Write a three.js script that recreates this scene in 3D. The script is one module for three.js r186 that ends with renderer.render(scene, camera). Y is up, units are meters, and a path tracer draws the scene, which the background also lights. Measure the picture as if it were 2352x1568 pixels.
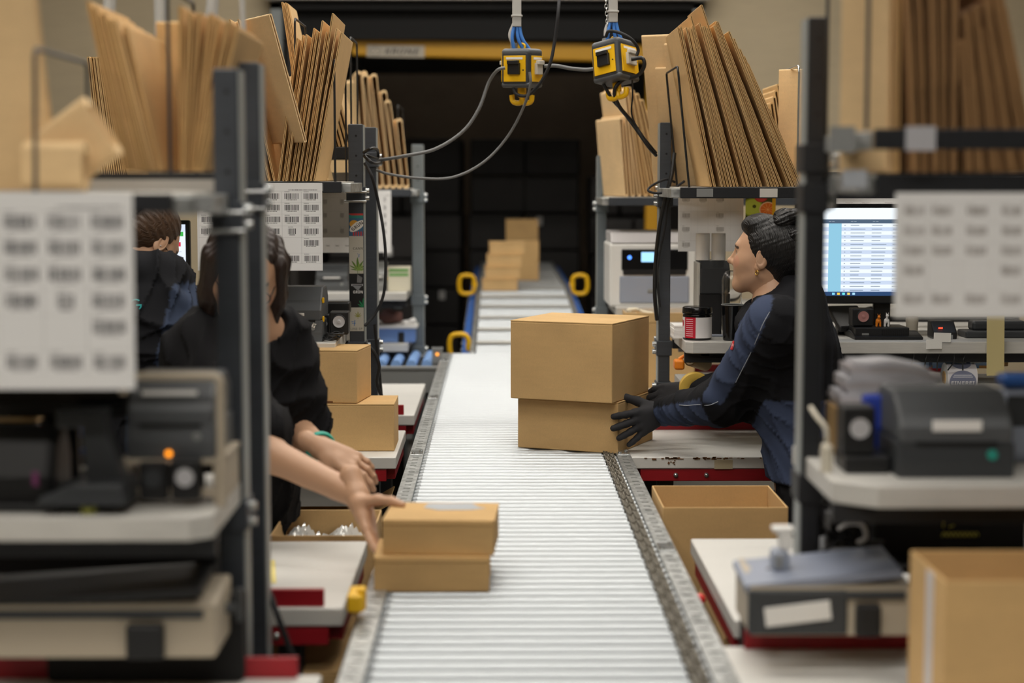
import * as THREE from 'three';
import { RoundedBoxGeometry } from 'three/addons/geometries/RoundedBoxGeometry.js';
import { mergeGeometries } from 'three/addons/utils/BufferGeometryUtils.js';
import { RectAreaLightUniformsLib } from 'three/addons/lights/RectAreaLightUniformsLib.js';

// ---------------------------------------------------------------- camera, lamps, exposure
const scene = new THREE.Scene();
const EYE = 1.69, F = 4000, IW = 2352, IH = 1568;
const camera = new THREE.PerspectiveCamera(2 * Math.atan(IH / 2 / F) * 180 / Math.PI, 1.5, 0.05, 60);
camera.position.set(0, EYE, 0);
const pitch = Math.atan(0.093), yaw = -Math.atan(0.0085 * Math.cos(pitch));
camera.rotation.set(-pitch, yaw, 0, 'YXZ');
camera.focus = 4.8;
camera.userData.fStop = 2.15;
scene.add(camera);
camera.updateMatrixWorld(true);
scene.background = new THREE.Color().setRGB(.55, .58, .62);   // dull daylight outside, seen only by the trailer's translucent roof
RectAreaLightUniformsLib.init();
const renderer = new THREE.WebGLRenderer({ antialias: true });
renderer.toneMapping = THREE.LinearToneMapping;
renderer.toneMappingExposure = 1.33;
renderer.outputColorSpace = THREE.SRGBColorSpace;
renderer.shadowMap.enabled = true;
const LAMPS = [   // centre x, distance from the camera, length across the aisle, strength
  [-.7, -1.2, 3.2, 11], [-.5, .9, 3.2, 6.5], [-.5, 3.0, 3.0, 7.5], [0, 5.0, 4.0, 8], [.1, 7.0, 4.2, 8], [.1, 9.0, 3.6, 5],
];
const LAMP_H = 3.9, LAMP_COLOR = 0xfff8ee;

// ---------------------------------------------------------------- helpers
const R = a => a * Math.PI / 180;
const V = (x, y, z) => new THREE.Vector3(x, y, z);
let seed = 7;
const rnd = () => { seed = (seed * 1664525 + 1013904223) >>> 0; return seed / 4294967296; };
const rr = (a, b) => a + (b - a) * rnd();
// a surveyed point: where the sight line through a picture point meets the upright plane at distance d
function at(px, py, d) {
  const v = V((px - IW / 2) / F, (IH / 2 - py) / F, -1).applyQuaternion(camera.quaternion);
  return v.multiplyScalar(d / -v.z).add(camera.position);
}
function fit(x0, y0, x1, y1, d) {   // a measured rectangle on that plane: centre x, base y, size
  const a = at(x0, y1, d), b = at(x1, y0, d);
  return { x: (a.x + b.x) / 2, y: a.y, z: -d, w: b.x - a.x, h: b.y - a.y, l: a.x, r: b.x, t: b.y };
}
const used = {};
function numbered(n) { used[n] = (used[n] || 0) + 1; return used[n] === 1 ? n : n + '_' + String(used[n] - 1).padStart(3, '0'); }
function tag(o, label, category, group, kind) {
  if (label) o.userData.label = label;
  if (category) o.userData.category = category;
  if (group) o.userData.group = group;
  if (kind) o.userData.kind = kind;
  return o;
}
function thing(name, label, category, pos, turn = 0, group) {
  const o = new THREE.Group(); o.name = numbered(name); scene.add(o);
  o.position.set(...pos); o.rotation.y = turn;
  return tag(o, label, category, group);
}
function part(parent, name, geo, m, label) {
  const geos = Array.isArray(geo) ? merge(geo) : geo;
  const o = new THREE.Mesh(geos, m); o.name = name; o.castShadow = o.receiveShadow = true; parent.add(o);
  if (label) o.userData.label = label;
  return o;
}
function solo(name, label, category, geo, m, pos = [0, 0, 0], turn = 0, group) {
  const o = part(scene, numbered(name), geo, m); o.position.set(...pos); o.rotation.y = turn;
  return tag(o, label, category, group);
}
function struct(name, geo, m) { const o = part(scene, name, geo, m); o.userData.kind = 'structure'; return o; }
function plain(g) { const n = g.index ? g.toNonIndexed() : g; for (const k of Object.keys(n.attributes)) if (!['position', 'normal', 'uv'].includes(k)) n.deleteAttribute(k); n.clearGroups?.(); return n; }
function merge(list) { return list.length === 1 ? list[0] : mergeGeometries(list.map(plain)); }
function boxUV(g0) {   // uv in metres, from the side a face looks to
  const g = g0.index ? g0.toNonIndexed() : g0, p = g.attributes.position, uv = new Float32Array(p.count * 2);
  const a = V(), b = V(), c = V(), n = V();
  for (let i = 0; i < p.count; i += 3) {
    a.fromBufferAttribute(p, i); b.fromBufferAttribute(p, i + 1); c.fromBufferAttribute(p, i + 2);
    n.copy(b).sub(a).cross(c.clone().sub(a));
    const ax = Math.abs(n.x), ay = Math.abs(n.y), az = Math.abs(n.z);
    [a, b, c].forEach((q, k) => {
      const j = (i + k) * 2;
      if (ax >= ay && ax >= az) { uv[j] = q.z; uv[j + 1] = q.y; } else if (ay >= az) { uv[j] = q.x; uv[j + 1] = q.z; } else { uv[j] = q.x; uv[j + 1] = q.y; }
    });
  }
  g.setAttribute('uv', new THREE.BufferAttribute(uv, 2)); return g;
}
function B(w, h, d, x = 0, y = 0, z = 0, r = 0.002) {   // chamfered box, centre x, base y, centre z
  r = Math.min(r, w / 2.01, h / 2.01, d / 2.01);
  const g = r > 0.0004 ? new RoundedBoxGeometry(w, h, d, 1, r) : new THREE.BoxGeometry(w, h, d);
  g.translate(x, y + h / 2, z); return boxUV(g);
}
function RB(w, h, d, x, y, z, r) { const g = new RoundedBoxGeometry(w, h, d, 3, Math.min(r, w / 2.01, h / 2.01, d / 2.01)); g.translate(x, y + h / 2, z); return boxUV(g); }
function cyl(a, b, r1, r2 = r1, seg = 14) {
  const A = Array.isArray(a) ? V(...a) : a, Bb = Array.isArray(b) ? V(...b) : b, L = A.distanceTo(Bb);
  const g = new THREE.CylinderGeometry(r2, r1, L, seg);
  g.applyQuaternion(new THREE.Quaternion().setFromUnitVectors(V(0, 1, 0), Bb.clone().sub(A).normalize()));
  const m = A.clone().add(Bb).multiplyScalar(.5); g.translate(m.x, m.y, m.z); return g;
}
function tube(pts, r, seg = 40, rad = 8, closed = false) {
  return new THREE.TubeGeometry(new THREE.CatmullRomCurve3(pts.map(p => Array.isArray(p) ? V(...p) : p), closed, 'centripetal'), seg, r, rad, closed);
}
function bend(pts, r, rad = 8) {   // wire with sharp bends rounded off
  const P = pts.map(p => V(...p)), out = new THREE.CurvePath(), rb = 0.012;
  let cur = P[0];
  for (let i = 1; i < P.length; i++) {
    if (i < P.length - 1) {
      const u = P[i].clone().sub(P[i - 1]).normalize(), w = P[i + 1].clone().sub(P[i]).normalize();
      const a = P[i].clone().addScaledVector(u, -rb), b = P[i].clone().addScaledVector(w, rb);
      out.add(new THREE.LineCurve3(cur, a)); out.add(new THREE.QuadraticBezierCurve3(a, P[i], b)); cur = b;
    } else out.add(new THREE.LineCurve3(cur, P[i]));
  }
  return new THREE.TubeGeometry(out, P.length * 14, r, rad, false);
}
function lathe(prof, seg = 32) { return new THREE.LatheGeometry(prof.map(([r, y]) => new THREE.Vector2(r, y)), seg); }
function sideExtrude(prof, w, bevel = 0.003) {   // profile given as [z, y], drawn out along x and centred
  const s = new THREE.Shape(); prof.forEach(([z, y], i) => i ? s.lineTo(-z, y) : s.moveTo(-z, y)); s.closePath();
  const g = new THREE.ExtrudeGeometry(s, { depth: w - 2 * bevel, bevelEnabled: bevel > 0, bevelThickness: bevel, bevelSize: bevel, bevelOffset: -bevel, bevelSegments: 2, steps: 1 });
  g.translate(0, 0, -(w - 2 * bevel) / 2); g.rotateY(Math.PI / 2); return boxUV(g);
}
function move(g, x, y, z, rx = 0, ry = 0, rz = 0) { if (rx) g.rotateX(rx); if (ry) g.rotateY(ry); if (rz) g.rotateZ(rz); g.translate(x, y, z); return g; }
const ORD = 'first second third fourth fifth sixth seventh eighth ninth tenth eleventh twelfth thirteenth fourteenth fifteenth sixteenth seventeenth eighteenth nineteenth twentieth twenty-first twenty-second twenty-third twenty-fourth twenty-fifth twenty-sixth twenty-seventh twenty-eighth twenty-ninth thirtieth'.split(' ');

// ---------------------------------------------------------------- textures
function hash(x, y, s) { let h = (x * 374761393 + y * 668265263 + s * 1442695041) | 0; h = Math.imul(h ^ (h >>> 13), 1274126177); return ((h ^ (h >>> 16)) >>> 0) / 4294967296; }
function vnoise(u, v, fx, fy, s) {   // tiling value noise
  const x = u * fx, y = v * fy, x0 = Math.floor(x), y0 = Math.floor(y), a = x - x0, b = y - y0;
  const q = (i, j) => hash(((x0 + i) % fx + fx) % fx, ((y0 + j) % fy + fy) % fy, s);
  const sa = a * a * (3 - 2 * a), sb = b * b * (3 - 2 * b);
  return (q(0, 0) * (1 - sa) + q(1, 0) * sa) * (1 - sb) + (q(0, 1) * (1 - sa) + q(1, 1) * sa) * sb;
}
const fbm = (u, v, f, s, o = 4) => { let t = 0, a = .5; for (let i = 0; i < o; i++) { t += a * vnoise(u, v, f << i, f << i, s + i); a /= 2; } return t / (1 - Math.pow(.5, o)); };
function tex(n, metres, fn, srgb = true) {
  const d = new Uint8Array(n * n * 4);
  for (let j = 0; j < n; j++) for (let i = 0; i < n; i++) {
    const c = fn(i / n, j / n), k = (j * n + i) * 4;
    for (let q = 0; q < 3; q++) d[k + q] = Math.max(0, Math.min(255, Array.isArray(c) ? c[q] : c)); d[k + 3] = 255;
  }
  const t = new THREE.DataTexture(d, n, n); t.wrapS = t.wrapT = THREE.RepeatWrapping; t.magFilter = THREE.LinearFilter; t.minFilter = THREE.LinearMipmapLinearFilter;
  t.repeat.set(1 / metres, 1 / metres); if (srgb) t.colorSpace = THREE.SRGBColorSpace; t.needsUpdate = true; return t;
}
function canvasTex(w, h, draw) {
  const c = document.createElement('canvas'); c.width = w; c.height = h; const g = c.getContext('2d'); draw(g, w, h);
  const t = new THREE.CanvasTexture(c); t.colorSpace = THREE.SRGBColorSpace; t.anisotropy = 4; return t;
}
const std = (o) => new THREE.MeshStandardMaterial(o);
const kraftMap = (r, g, b, s) => tex(512, 0.42, (u, v) => {
  const k = 1 + (fbm(u, v, 4, s) - .5) * .10 + (vnoise(u, v, 256, 128, s + 9) - .5) * .025 + (vnoise(u, v, 12, 60, s + 3) - .5) * .02 - (hash(Math.floor(u * 512), Math.floor(v * 512), s) > .996 ? .14 : 0);
  return [r * k, g * k, b * k];
});
const kraftBump = tex(256, 0.25, (u, v) => 128 + 160 * (fbm(u, v, 10, 5) - .5), false);
const M = {};
M.kraft = [[210, 173, 118], [203, 166, 111], [216, 180, 126]].map((c, i) => std({ map: kraftMap(...c, 11 + i * 7), roughness: .82, bumpMap: kraftBump, bumpScale: .00007 }));
M.kraftPale = std({ map: kraftMap(226, 194, 146, 41), roughness: .8, bumpMap: kraftBump, bumpScale: .00007 });
M.kraftEdgeShade = std({ map: kraftMap(160, 122, 80, 43), roughness: .9 });  // flap edges; also stands in for shade on the black rack cartons
M.kraftDark = std({ map: kraftMap(120, 82, 48, 47), roughness: .9 });
const fineNoise = tex(256, .2, (u, v) => 128 + 110 * (fbm(u, v, 32, 3, 3) - .5), false);
const wearMap = (r, g, b, amt, s, metres = .8) => tex(512, metres, (u, v) => { const k = 1 + (fbm(u, v, 6, s, 5) - .5) * amt + (vnoise(u, v, 24, 300, s + 2) - .5) * amt * .4; return [r * k, g * k, b * k]; });
M.graphite = std({ map: wearMap(60, 65, 72, .18, 21), roughness: .5, metalness: .1, bumpMap: fineNoise, bumpScale: .0002 });
M.graphiteDark = std({ map: wearMap(32, 34, 38, .18, 23), roughness: .5, metalness: .1 });
M.rackGrey = std({ map: wearMap(112, 121, 126, .12, 25), roughness: .5, metalness: .1 });
M.zinc = std({ map: tex(512, .5, (u, v) => { const c = 176 + 50 * (vnoise(u, v, 22, 22, 5) - .5) + 50 * (vnoise(u, v, 60, 60, 8) - .5); return [c, c + 3, c + 2]; }), roughness: .42, metalness: .75 });
M.paleSide = std({ color: 0xaab0b0, roughness: .45, metalness: .4 });
M.steel = std({ color: 0xcfd2d2, roughness: .22, metalness: .9 });
M.roller = std({ color: 0xc4cace, roughness: .34, metalness: .4 });
M.chain = std({ map: tex(128, .05, (u, v) => { const k = .7 + .6 * fbm(u, v, 8, 3); return [112 * k, 107 * k, 96 * k]; }), roughness: .55, metalness: .5 });
M.sprocket = std({ color: 0x6b665e, roughness: .5, metalness: .7 });
M.laminate = std({ map: tex(512, 1.2, (u, v) => { const k = 1 + (fbm(u, v, 5, 31) - .5) * .05 - (vnoise(u, v, 6, 220, 33) > .86 ? .03 : 0); return [222 * k, 221 * k, 216 * k]; }), roughness: .38, bumpMap: fineNoise, bumpScale: .0001 });
M.laminateEdge = std({ map: wearMap(205, 203, 197, .12, 35), roughness: .45 });
M.red = std({ map: wearMap(158, 20, 34, .16, 51), roughness: .4, metalness: .05 });
M.yellow = std({ color: 0xf2bd0c, roughness: .42 });
M.yellowDark = std({ color: 0xc99512, roughness: .5 });
M.blue = std({ color: 0x2f62b0, roughness: .5 });
M.strap = std({ color: 0x3f7fd0, roughness: .6 });
M.rollerBlue = std({ color: 0x87aee6, roughness: .45 });
M.black = std({ color: 0x17181a, roughness: .45 });
M.blackGloss = std({ color: 0x101113, roughness: .16 });
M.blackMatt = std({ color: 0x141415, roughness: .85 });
M.plastic = std({ color: 0x54575a, roughness: .5, bumpMap: fineNoise, bumpScale: .0002 });
M.plasticDark = std({ color: 0x36393c, roughness: .45, bumpMap: fineNoise, bumpScale: .0002 });
M.plasticMid = std({ color: 0x8b8d8c, roughness: .5 });
M.plasticLight = std({ color: 0xc8c6be, roughness: .5 });
M.plasticWhite = std({ color: 0xe9e8e4, roughness: .45 });
M.beige = std({ color: 0xb7ab97, roughness: .55 });
M.greyBlue = std({ color: 0x9aa2b2, roughness: .5 });
M.paper = std({ color: 0xf0efec, roughness: .8 });
M.paperYellow = std({ color: 0xe8d98a, roughness: .8 });
M.cone = std({ color: 0xd4d4d8, roughness: .4, metalness: .3 });
M.gold = std({ color: 0xe0b866, roughness: .2, metalness: .95 });
M.orange = std({ color: 0xf08a1d, roughness: .5 });
M.green = std({ color: 0x2e9a8c, roughness: .4 });
M.rubber = std({ color: 0x222326, roughness: .7 });
M.cableGrey = std({ color: 0x6d6f70, roughness: .5 });
M.conduit = std({ color: 0xb9b8b4, roughness: .5 });
M.film = std({ map: tex(256, 1.1, (u, v) => { const k = 24 + 26 * fbm(u, v, 6, 61); return [k, k * .92, k * .88]; }), roughness: .5 });
const glow = (c, s) => std({ color: 0x111111, emissive: c, emissiveIntensity: s, roughness: .4 });
M.lampGlow = glow(LAMP_COLOR, 6);

// ---------------------------------------------------------------- the hall
const FLOOR_X = [-5.5, 5.8], BACK = 11.0, FRONT = 8, CEIL = 4.6;
const GROUND = wearMap(92, 90, 86, .35, 71, 3);
M.floor = std({ map: GROUND, roughness: .55 });
M.wall = std({ map: wearMap(205, 190, 160, .08, 73, 2.2), roughness: .85 });
M.ceiling = std({ map: wearMap(120, 118, 112, .1, 75, 2), roughness: .9 });
M.frameGrey = std({ color: 0x8d9394, roughness: .5, metalness: .3 });
M.seal = std({ color: 0x0a0a0a, roughness: .8 });
M.doorPanel = std({ map: wearMap(206, 200, 192, .06, 77, 1.5), roughness: .5 });
{
  const W = FLOOR_X[1] - FLOOR_X[0], cx = (FLOOR_X[0] + FLOOR_X[1]) / 2, D = BACK + FRONT, cz = (FRONT - BACK) / 2;
  struct('floor', B(W, .2, D, cx, -.2, cz, 0), M.floor);
  struct('ceiling', B(W, .2, D, cx, CEIL, cz, 0), M.ceiling);
  struct('wall_left', B(.2, CEIL, D, FLOOR_X[0] - .1, 0, cz, 0), M.wall);
  struct('wall_right', B(.2, CEIL, D, FLOOR_X[1] + .1, 0, cz, 0), M.wall);
  struct('wall_behind', B(W, CEIL, .2, cx, 0, FRONT + .1, 0), M.wall);
  // wall with the loading dock
  const o = { l: at(648, 400, BACK).x, r: at(1592, 400, BACK).x, t: at(1176, 26, BACK).y };
  struct('wall_back', [B(o.l - FLOOR_X[0], CEIL, .25, (o.l + FLOOR_X[0]) / 2, 0, -BACK - .125, 0), B(FLOOR_X[1] - o.r, CEIL, .25, (o.r + FLOOR_X[1]) / 2, 0, -BACK - .125, 0), B(o.r - o.l, CEIL - o.t, .25, (o.l + o.r) / 2, o.t, -BACK - .125, 0)], M.wall);
  const fw = .07;
  struct('trim_1', B(fw, o.t + .1, .1, o.l - fw * .2, 0, -BACK + .05, .004), M.frameGrey);
  struct('trim_2', B(fw, o.t + .1, .1, o.r + fw * .2, 0, -BACK + .05, .004), M.frameGrey);
  struct('trim_3', B(o.r - o.l + .1, .05, .1, (o.l + o.r) / 2, o.t, -BACK + .05, .004), M.seal);
  // added dock shelter: cushions block daylight leaks, a curtain fills the dark top band
  struct('trim_4', B(.5, o.t + .3, .5, o.l - .24, 0, -BACK - .52, .02), M.seal); struct('trim_5', B(.5, o.t + .3, .5, o.r + .24, 0, -BACK - .52, .02), M.seal);
  struct('trim_6', B(o.r - o.l, .4, .03, (o.l + o.r) / 2, at(1176, 92, BACK).y, -BACK + .0, .004), M.seal);
  // raised sectional dock door, its lowest panels showing under the top of the picture
  const dr = new THREE.Group(); dr.name = 'door_1'; dr.userData.kind = 'structure'; scene.add(dr);
  for (let i = 0; i < 3; i++) part(dr, 'panel', B(o.r - o.l + .16, .49, .05, (o.l + o.r) / 2, o.t + .055 + i * .5, -BACK + .14, .008), M.doorPanel);
  // conduit strip and sockets on the wall
  // lorry trailer backed up to the dock
  const zt = BACK + .02, L = 6.6, tw = 2.5, tx = (o.l + o.r) / 2 + .02, th = 2.75;
  const tr = thing('lorry_trailer', 'dark lorry trailer backed up to the dock with a yellow rear frame', 'trailer', [tx, 0, -zt]);
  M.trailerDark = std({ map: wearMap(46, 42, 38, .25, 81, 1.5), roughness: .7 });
  M.trailerFront = std({ map: wearMap(190, 170, 150, .2, 83, 2), roughness: .8 });
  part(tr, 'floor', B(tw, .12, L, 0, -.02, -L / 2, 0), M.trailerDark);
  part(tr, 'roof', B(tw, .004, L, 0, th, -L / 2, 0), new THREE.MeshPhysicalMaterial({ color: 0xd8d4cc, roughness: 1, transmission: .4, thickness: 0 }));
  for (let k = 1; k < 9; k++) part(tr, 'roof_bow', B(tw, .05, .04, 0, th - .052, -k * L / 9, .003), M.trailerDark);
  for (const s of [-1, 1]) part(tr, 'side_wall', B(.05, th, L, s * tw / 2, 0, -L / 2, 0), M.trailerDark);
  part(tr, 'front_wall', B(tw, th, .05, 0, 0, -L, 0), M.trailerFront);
  const rel = (p) => V(p.x - tx, p.y, p.z + zt);
  const zb = zt + .07;
  const a = rel(at(830, 133, zb)), b = rel(at(1500, 149, zb));
  const beamW = b.x - a.x + .12;
  const beam = part(tr, 'rear_beam', move(B(beamW, .112, .08, 0, 0, 0, .012), (a.x + b.x) / 2, a.y - .01, -.07, 0, 0, Math.atan2(b.y - a.y, b.x - a.x)), M.yellowDark);
  const c0 = rel(at(1482, 400, zb)), c1 = rel(at(1513, 400, zb));
  part(tr, 'rear_post', B(c1.x - c0.x, a.y - .06, .08, (c0.x + c1.x) / 2, 0.05, -.07, .01), M.yellowDark);
  const plate = canvasTex(512, 128, (g, w, h) => {
    g.fillStyle = '#b9b0a0'; g.fillRect(0, 0, w, h); g.strokeStyle = '#6b675f'; g.lineWidth = 7; g.beginPath(); g.ellipse(76, 64, 54, 44, 0, 0, 7); g.stroke();
    g.lineWidth = 5; g.beginPath(); g.moveTo(40, 78); g.lineTo(76, 36); g.lineTo(112, 78); g.stroke();
    g.fillStyle = '#4a4a49'; g.font = 'italic bold 92px sans-serif'; g.fillText('KRONE', 150, 98, 340);
  });
  const p0 = rel(at(842, 131, zb - .06)), p1 = rel(at(975, 103, zb - .06));
  part(tr, 'name_plate', move(new THREE.BoxGeometry(p1.x - p0.x, p1.y - p0.y, .006), (p0.x + p1.x) / 2, (p0.y + p1.y) / 2, -.026, 0, 0, R(-1)), std({ map: plate, roughness: .5 }));
  // wrapped pallet stacks already loaded
  const stacks = [[-.72, 3.4, .95, .8, 1.9], [.27, 3.6, .9, .9, 1.72], [.98, 2.6, .45, .8, 1.62], [-.85, 1.9, .66, .8, 1.2], [.98, 1.5, .45, .8, 1.05]];
  const whichStack = ['tallest, deep behind the conveyor', 'middle one, at the back wall', 'one beside the yellow post', 'low one, nearest to the yellow name plate', 'low one, nearest to the yellow post'];
  stacks.forEach(([x, z, w, d, h], i) => {
    const s = thing('pallet_stack', 'black-wrapped carton stack inside the trailer, ' + whichStack[i], 'pallet stack', [tx + x, .1, -zt - z], rr(-.03, .03), 'wrapped stacks in the trailer');
    part(s, 'pallet', [B(w, .02, d, 0, .1, 0), B(w, .02, d, 0, 0, 0), B(.1, .08, d, -w / 2 + .05, .02, 0), B(.1, .08, d, 0, .02, 0), B(.1, .08, d, w / 2 - .05, .02, 0)], M.kraftDark);
    for (let r = 0; r < Math.round(h / .3); r++) for (let c = 0; c < 2; c++) part(s, 'carton', B(w / 2 - .006, .294, d - .01 - .02 * rnd(), (c - .5) * w / 2 + rr(-.01, .01), .12 + r * .3, 0, .015), M.film);
    for (let k = 0; k < 3; k++) part(s, 'label', B(.05, .07, .002, rr(-.35, .35) * w, .5 + rr(0, .55) * h, d / 2 + .002, 0), M.paper);
  });
}
// ceiling lamps
LAMPS.forEach(([x, d, len, s], i) => {
  const places = ['behind the camera', 'just ahead of the camera', 'over the two small parcels', 'over the two large boxes', 'over the far end of the roller conveyor', 'nearest to the loading dock'];
  const t = thing('ceiling_lamp', 'long white LED ceiling lamp ' + places[i], 'lamp', [x, LAMP_H, -d]);
  part(t, 'housing', B(len + .06, .05, .34, 0, .012, 0, .006), M.plasticWhite);
  part(t, 'diffuser', B(len, .012, .3, 0, 0, 0, .002), M.lampGlow);
  for (const q of [-.45, .45]) part(t, 'hanger', cyl([q * len, .06, 0], [q * len, CEIL - LAMP_H, 0], .004), M.steel);
  const l = new THREE.RectAreaLight(LAMP_COLOR, s, len, .3);
  l.position.set(x, LAMP_H - .01, -d); l.rotation.x = -Math.PI / 2; scene.add(l);
});
// ---------------------------------------------------------------- roller conveyor
const TOP = EYE - .763, CX0 = -.198, CX1 = .296, CC = (CX0 + CX1) / 2;   // top of the rollers; their ends
{
  const d0 = 1.75, d1 = 7.62, rad = .0098, pitchR = .0485, n = Math.floor((d1 - d0) / pitchR);
  const cv = thing('roller_conveyor', 'long steel roller conveyor running down the aisle between the packing benches', 'conveyor', [CC, 0, -d0]);
  const w = CX1 - CX0, L = d1 - d0;
  const slotted = (wid, len, x, y, step) => {   // flat rail with punched slots
    const s = new THREE.Shape(); s.moveTo(-wid / 2, 0); s.lineTo(wid / 2, 0); s.lineTo(wid / 2, len); s.lineTo(-wid / 2, len); s.closePath();
    for (let k = 0; k < len / step - 1; k++) { const h = new THREE.Path(), y0 = (k + .5) * step; h.moveTo(-.008, y0); h.lineTo(.008, y0); h.lineTo(.008, y0 + .008); h.lineTo(-.008, y0 + .008); h.closePath(); s.holes.push(h); }
    const g = new THREE.ExtrudeGeometry(s, { depth: .003, bevelEnabled: false }); g.rotateX(-Math.PI / 2); g.translate(x, y, 0); return boxUV(g);
  };
  const lx = -w / 2 - .026, rx = w / 2 + .053, rw = .037;
  for (const [x, s] of [[lx, -1], [rx, 1]]) {
    const rail = part(cv, 'side_rail', [slotted(rw, L, x, .001 + TOP, .0485), B(.003, .14, L, x + s * (rw / 2 + .0002), TOP - .138, -L / 2, 0), B(.003, .03, L, x - s * (rw / 2 - .0018), TOP - .03, -L / 2, 0), B(.03, .003, L, x + s * .008, TOP - .14, -L / 2, 0)], M.zinc);
    for (let k = 0; k < 5; k++) part(rail, 'joint_plate', [B(.034, .003, .07, x, TOP + .004, -.55 - k * 1.25, .001), cyl([x - .01, TOP + .007, -.53 - k * 1.25], [x - .01, TOP + .0115, -.53 - k * 1.25], .006, .006, 6), cyl([x + .01, TOP + .007, -.57 - k * 1.25], [x + .01, TOP + .0115, -.57 - k * 1.25], .006, .006, 6)], M.steel);
  }
  part(cv, 'chain_guard', B(.04, .004, L, w / 2 + .018, TOP - .06, -L / 2, 0), M.graphiteDark);
  part(cv, 'added_under_pan', B(w + .01, .004, L, 0, TOP - .06, -L / 2, 0), M.plastic);  // added pan, its grey sets how dark the roller gaps come out
  const rollerGeo = merge([cyl([-w / 2 + .004, 0, 0], [w / 2 - .004, 0, 0], rad, rad, 22), cyl([-w / 2 - .007, 0, 0], [-w / 2 + .004, 0, 0], .008, .012, 10), cyl([w / 2 - .004, 0, 0], [w / 2 + .034, 0, 0], .006, .008, 8)]);
  const gear = x => { const s = new THREE.Shape(), T = 13; for (let k = 0; k < T * 4; k++) { const a = k / (T * 4) * 2 * Math.PI, r = (k % 4 < 2) ? .0145 : .011; k ? s.lineTo(r * Math.cos(a), r * Math.sin(a)) : s.moveTo(r * Math.cos(a), r * Math.sin(a)); } const g = new THREE.ExtrudeGeometry(s, { depth: .005, bevelEnabled: false }); g.rotateY(Math.PI / 2); g.translate(x, 0, 0); return g; };
  const gears = merge([gear(w / 2 + .003), gear(w / 2 + .018)]);
  const links = [];
  { const per = 2 * pitchR + Math.PI * .025, N = 16, r = .0125;
    for (let k = 0; k < N; k++) {
      let s = k / N * per, y, z, a;
      if (s < pitchR) { y = r; z = -s; a = 0; } else if (s < pitchR + Math.PI * r) { const q = (s - pitchR) / r; y = r * Math.cos(q); z = -pitchR - r * Math.sin(q); a = q; } else if (s < 2 * pitchR + Math.PI * r) { y = -r; z = -(pitchR - (s - pitchR - Math.PI * r)); a = 0; } else { const q = (s - 2 * pitchR - Math.PI * r) / r; y = -r * Math.cos(q); z = r * Math.sin(q); a = q; }
      for (const x of [-.005, .005]) links.push(move(new THREE.BoxGeometry(.002, .008, .0125 + (k % 2) * .002), x * (k % 2 ? 1 : .6), y, z, a));
      links.push(move(new THREE.CylinderGeometry(.0034, .0034, .007, 6), 0, y, z, 0, 0, Math.PI / 2));
    } }
  const chainGeo = boxUV(merge(links));
  for (let i = 0; i <= n; i++) {
    const r = part(cv, 'roller', rollerGeo, M.roller); r.position.set(0, TOP - rad, -i * pitchR - .03); r.rotation.x = rr(0, 6);
    const g = part(r, 'sprocket', gears, M.sprocket);
    if (i < n) { const c = part(cv, 'drive_chain', chainGeo, M.chain); c.position.set(w / 2 + .0055 + (i % 2) * .015, TOP - rad, -i * pitchR - .03); }
  }
  for (const z of [-.9, -3.1, -5.4]) {
    for (const x of [lx, rx]) part(cv, 'leg', [B(.05, TOP - .1, .05, x, 0, z, .003), B(.12, .012, .1, x, 0, z, .003)], M.zinc);
    part(cv, 'cross_member', B(w + .1, .04, .03, .02, TOP - .2, z, .002), M.zinc);
  }
  // pallet of small hardware on the rails
  part(cv, 'end_stop', B(w + .14, .1, .006, .02, TOP - .12, -L, .001), M.zinc);
  const yb = fit(800, 1345, 838, 1396, 2.98);
  solo('rail_guide', 'yellow plastic guide block bolted beside the conveyor rail, next to the two small parcels', 'guide', [B(yb.w, yb.h * .8, .08, 0, 0, 0, .006), B(yb.w * .5, yb.h, .03, .01, 0, .01, .004)], M.yellow, [yb.x, yb.y, -2.98]);
}
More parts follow.
